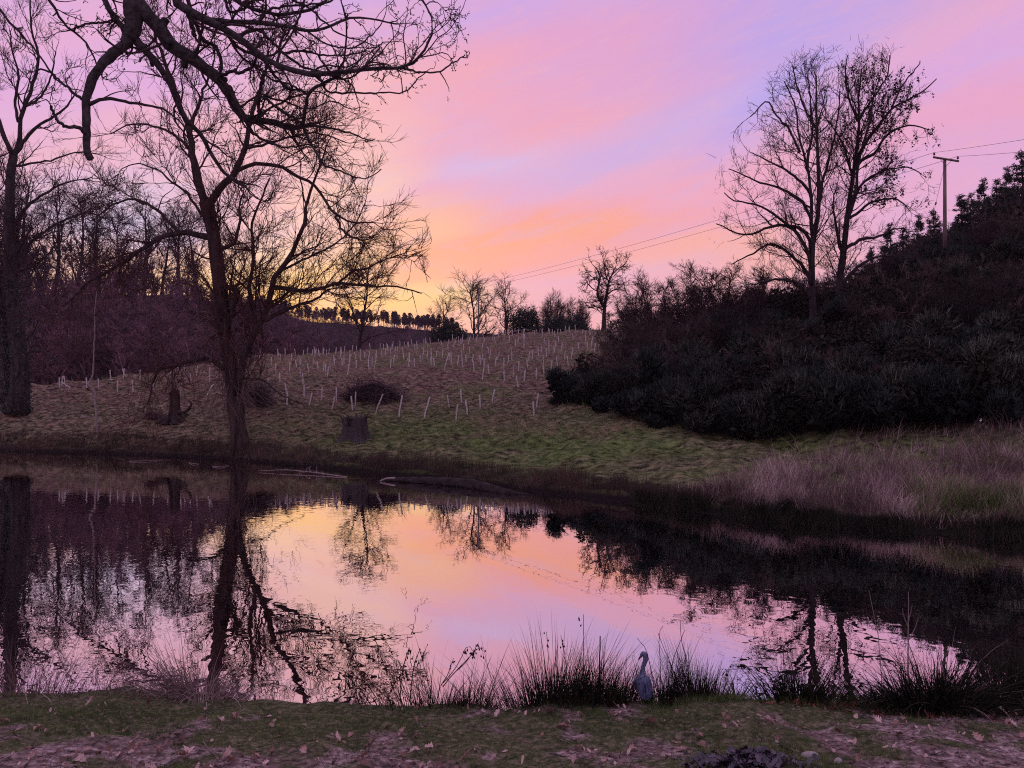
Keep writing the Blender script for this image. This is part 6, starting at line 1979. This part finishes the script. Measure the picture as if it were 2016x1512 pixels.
# ------------------------------------------------------------------ heron figure on the near bank
def make_heron():
    b = bank_pt(1265, 1376)
    Y = b[1]; k = Y / F
    root = thing('heron', 'blue-grey heron standing with raised neck among the rushes, beak pointing left', 'heron', b)
    # spine from tail to beak, with half widths across the view and in depth (pixels)
    sp = [(1275, 1369, 3, 3, .5), (1273, 1362, 10, 9, .3), (1270, 1354, 14.5, 14, .15), (1267, 1345, 17, 17, 0), (1265, 1337, 17.5, 17.5, -.05), (1264, 1330, 15, 15, -.1), (1263, 1325.5, 10, 11, -.1), (1263.5, 1321, 6.4, 7.2, -.1),
          (1264, 1314, 4.6, 4.8, -.1), (1265.5, 1306, 4.3, 4.4, -.1), (1268, 1299, 4.4, 4.4, -.1), (1270.3, 1292, 4.9, 4.6, -.1), (1270.5, 1286, 5.4, 4.8, -.1), (1268.5, 1281, 5.6, 4.8, -.1), (1265, 1279.3, 4.3, 3.8, -.1), (1262.3, 1282.5, 3.2, 3.0, -.1), (1260.6, 1285.5, 2.2, 2.2, -.1)]
    q = np.array([(x, y) for x, y, *_ in sp], float)
    kk = 44
    cen = catmull(np.concatenate([q, np.array([[s[2], s[3]] for s in sp])], 1), kk)
    P = np.array([((x - 1265) * k, 0, (1376 - y) * k) for x, y in cen[:, :2]])
    P[:, 1] = np.interp(np.linspace(0, 1, kk), [0, .3, .5, 1], [.10, .02, -.02, -.02])
    S = 20
    T = norm(np.gradient(P, axis=0))
    A = norm(np.cross(T, np.array([0, 1.0, 0])))
    th = np.arange(S) / S * 2 * pi
    V_ = P[:, None] + A[:, None] * (np.cos(th)[None, :, None] * cen[:, 2][:, None, None] * k) + np.array([0, 1.0, 0]) * (np.sin(th)[None, :, None] * cen[:, 3][:, None, None] * k)
    idx = np.arange(kk * S).reshape(kk, S)
    a = idx[:-1]; b_ = np.roll(a, -1, 1); d = idx[1:]; c = np.roll(d, -1, 1)
    obj('body', mkmesh('heron_body', V_.reshape(-1, 3), [np.stack([a, b_, c, d], -1).reshape(-1, 4), idx[-1][None], idx[0][::-1][None]], M_heron, True), root)
    px = lambda x, y, dy=0.0: np.array([(x - 1265) * k, -.02 + dy, (1376 - y) * k])
    bk = np.array([px(1262.2, 1284), px(1259, 1287.5), px(1255.3, 1292.5)])
    obj('beak', tubemesh('heron_beak', [(catmull(bk, 8)[None], (np.linspace(2.9, .5, 8) * k)[None], 8)], M_hbeak, cap=True), root)
    cr = np.array([px(1264, 1278.6), px(1269, 1277.5), px(1273.2, 1281), px(1274.6, 1288), px(1274, 1294)])
    obj('crest', tubemesh('heron_crest', [(catmull(cr, 10)[None], (np.array([1, 1.6, 2, 2, 1.9, 1.7, 1.4, 1.1, .8, .3]) * k)[None], 6)], M_hdark, cap=True), root)
    for s_ in (-1, 1):
        e = np.array([px(1264.6, 1282.2, s_ * .021), px(1264.6, 1282.2, s_ * .026)])
        obj('eye', tubemesh('heron_eye', [(e[None], np.array([[.9 * k, .6 * k]]), 8)], M_hdark, cap=True), root)
    # folded wings, made of overlapping long feathers
    for s_ in (-1, 1):
        Vs = []; Fs = []
        for j in range(9):
            x0 = 1265 + s_ * (3 + 1.5 * j); x1 = 1270 + s_ * (1 + 1.35 * j)
            y0_ = 1329 + .25 * j * j * .4; y1_ = 1362 + 1.3 * (8 - j) * .5
            up = lambda x, y: math.sqrt(max(0, 1 - ((x - 1266) / 18.8) ** 2)) * 18.2 * k
            for w__, (xx, yy) in enumerate([(x0 - 1.3, y0_), (x0 + 1.3, y0_), ((x0 + x1) / 2 + 1.5, (y0_ + y1_) / 2), (x1 + .9, y1_ - 3), (x1, y1_), (x1 - .9, y1_ - 3), ((x0 + x1) / 2 - 1.5, (y0_ + y1_) / 2)]):
                Vs.append(px(xx, yy) + np.array([0, -up(xx, yy) * (1 if yy < 1350 else np.interp(yy, [1350, 1376], [1, .55])) - .002 - .0012 * (j % 2), 0]))
            o_ = j * 7
            Fs.append([o_, o_ + 1, o_ + 2, o_ + 6]); Fs.append([o_ + 6, o_ + 2, o_ + 3, o_ + 5])
        T3_ = np.array([[j * 7 + 5, j * 7 + 3, j * 7 + 4] for j in range(9)])
        obj('wing', mkmesh('heron_wing', np.array(Vs), [np.array(Fs), T3_], M_heron), root)
    for s_ in (-1, 1):
        x = 1267 + s_ * 4
        lg = np.array([px(x, 1364, .04), px(x + .5, 1372, .05), px(x, 1379, .03)])
        obj('leg', tubemesh('heron_leg', [(catmull(lg, 6)[None], np.full((1, 6), 1.1 * k), 6)], M_hdark, cap=True), root)
    return root


make_heron()

# ------------------------------------------------------------------ evening haze
HAZE = 1
if HAZE:
    m = bpy.data.materials.new('haze'); m.use_nodes = True; m.node_tree.nodes.clear()
    t = NT(m.node_tree)
    pv = t.n('ShaderNodeVolumePrincipled', {'Color': (.80, .66, .80, 1), 'Density': .00014, 'Anisotropy': .2})
    ou = t.n('ShaderNodeOutputMaterial'); t.L.new(pv.outputs[0], ou.inputs['Volume'])
    X0, X1, Y0, Y1, Z0, Z1 = -3000, 3900, -120, 980, -3, 135
    V_ = np.array([(X0, Y0, Z0), (X1, Y0, Z0), (X1, Y1, Z0), (X0, Y1, Z0), (X0, Y0, Z1), (X1, Y0, Z1), (X1, Y1, Z1), (X0, Y1, Z1)])
    hz = obj('haze', mkmesh('haze', V_, [np.array([[0, 3, 2, 1], [4, 5, 6, 7], [0, 1, 5, 4], [1, 2, 6, 5], [2, 3, 7, 6], [3, 0, 4, 7]])], m), kind='stuff')
    SC.cycles.volume_bounces = 0

print('TRIS', sum(sum(len(p.vertices) - 2 for p in me.polygons) if len(me.polygons) < 5000 else int(len(me.loops) - 2 * len(me.polygons)) for me in set(o.data for o in SC.objects if o.type == 'MESH')))
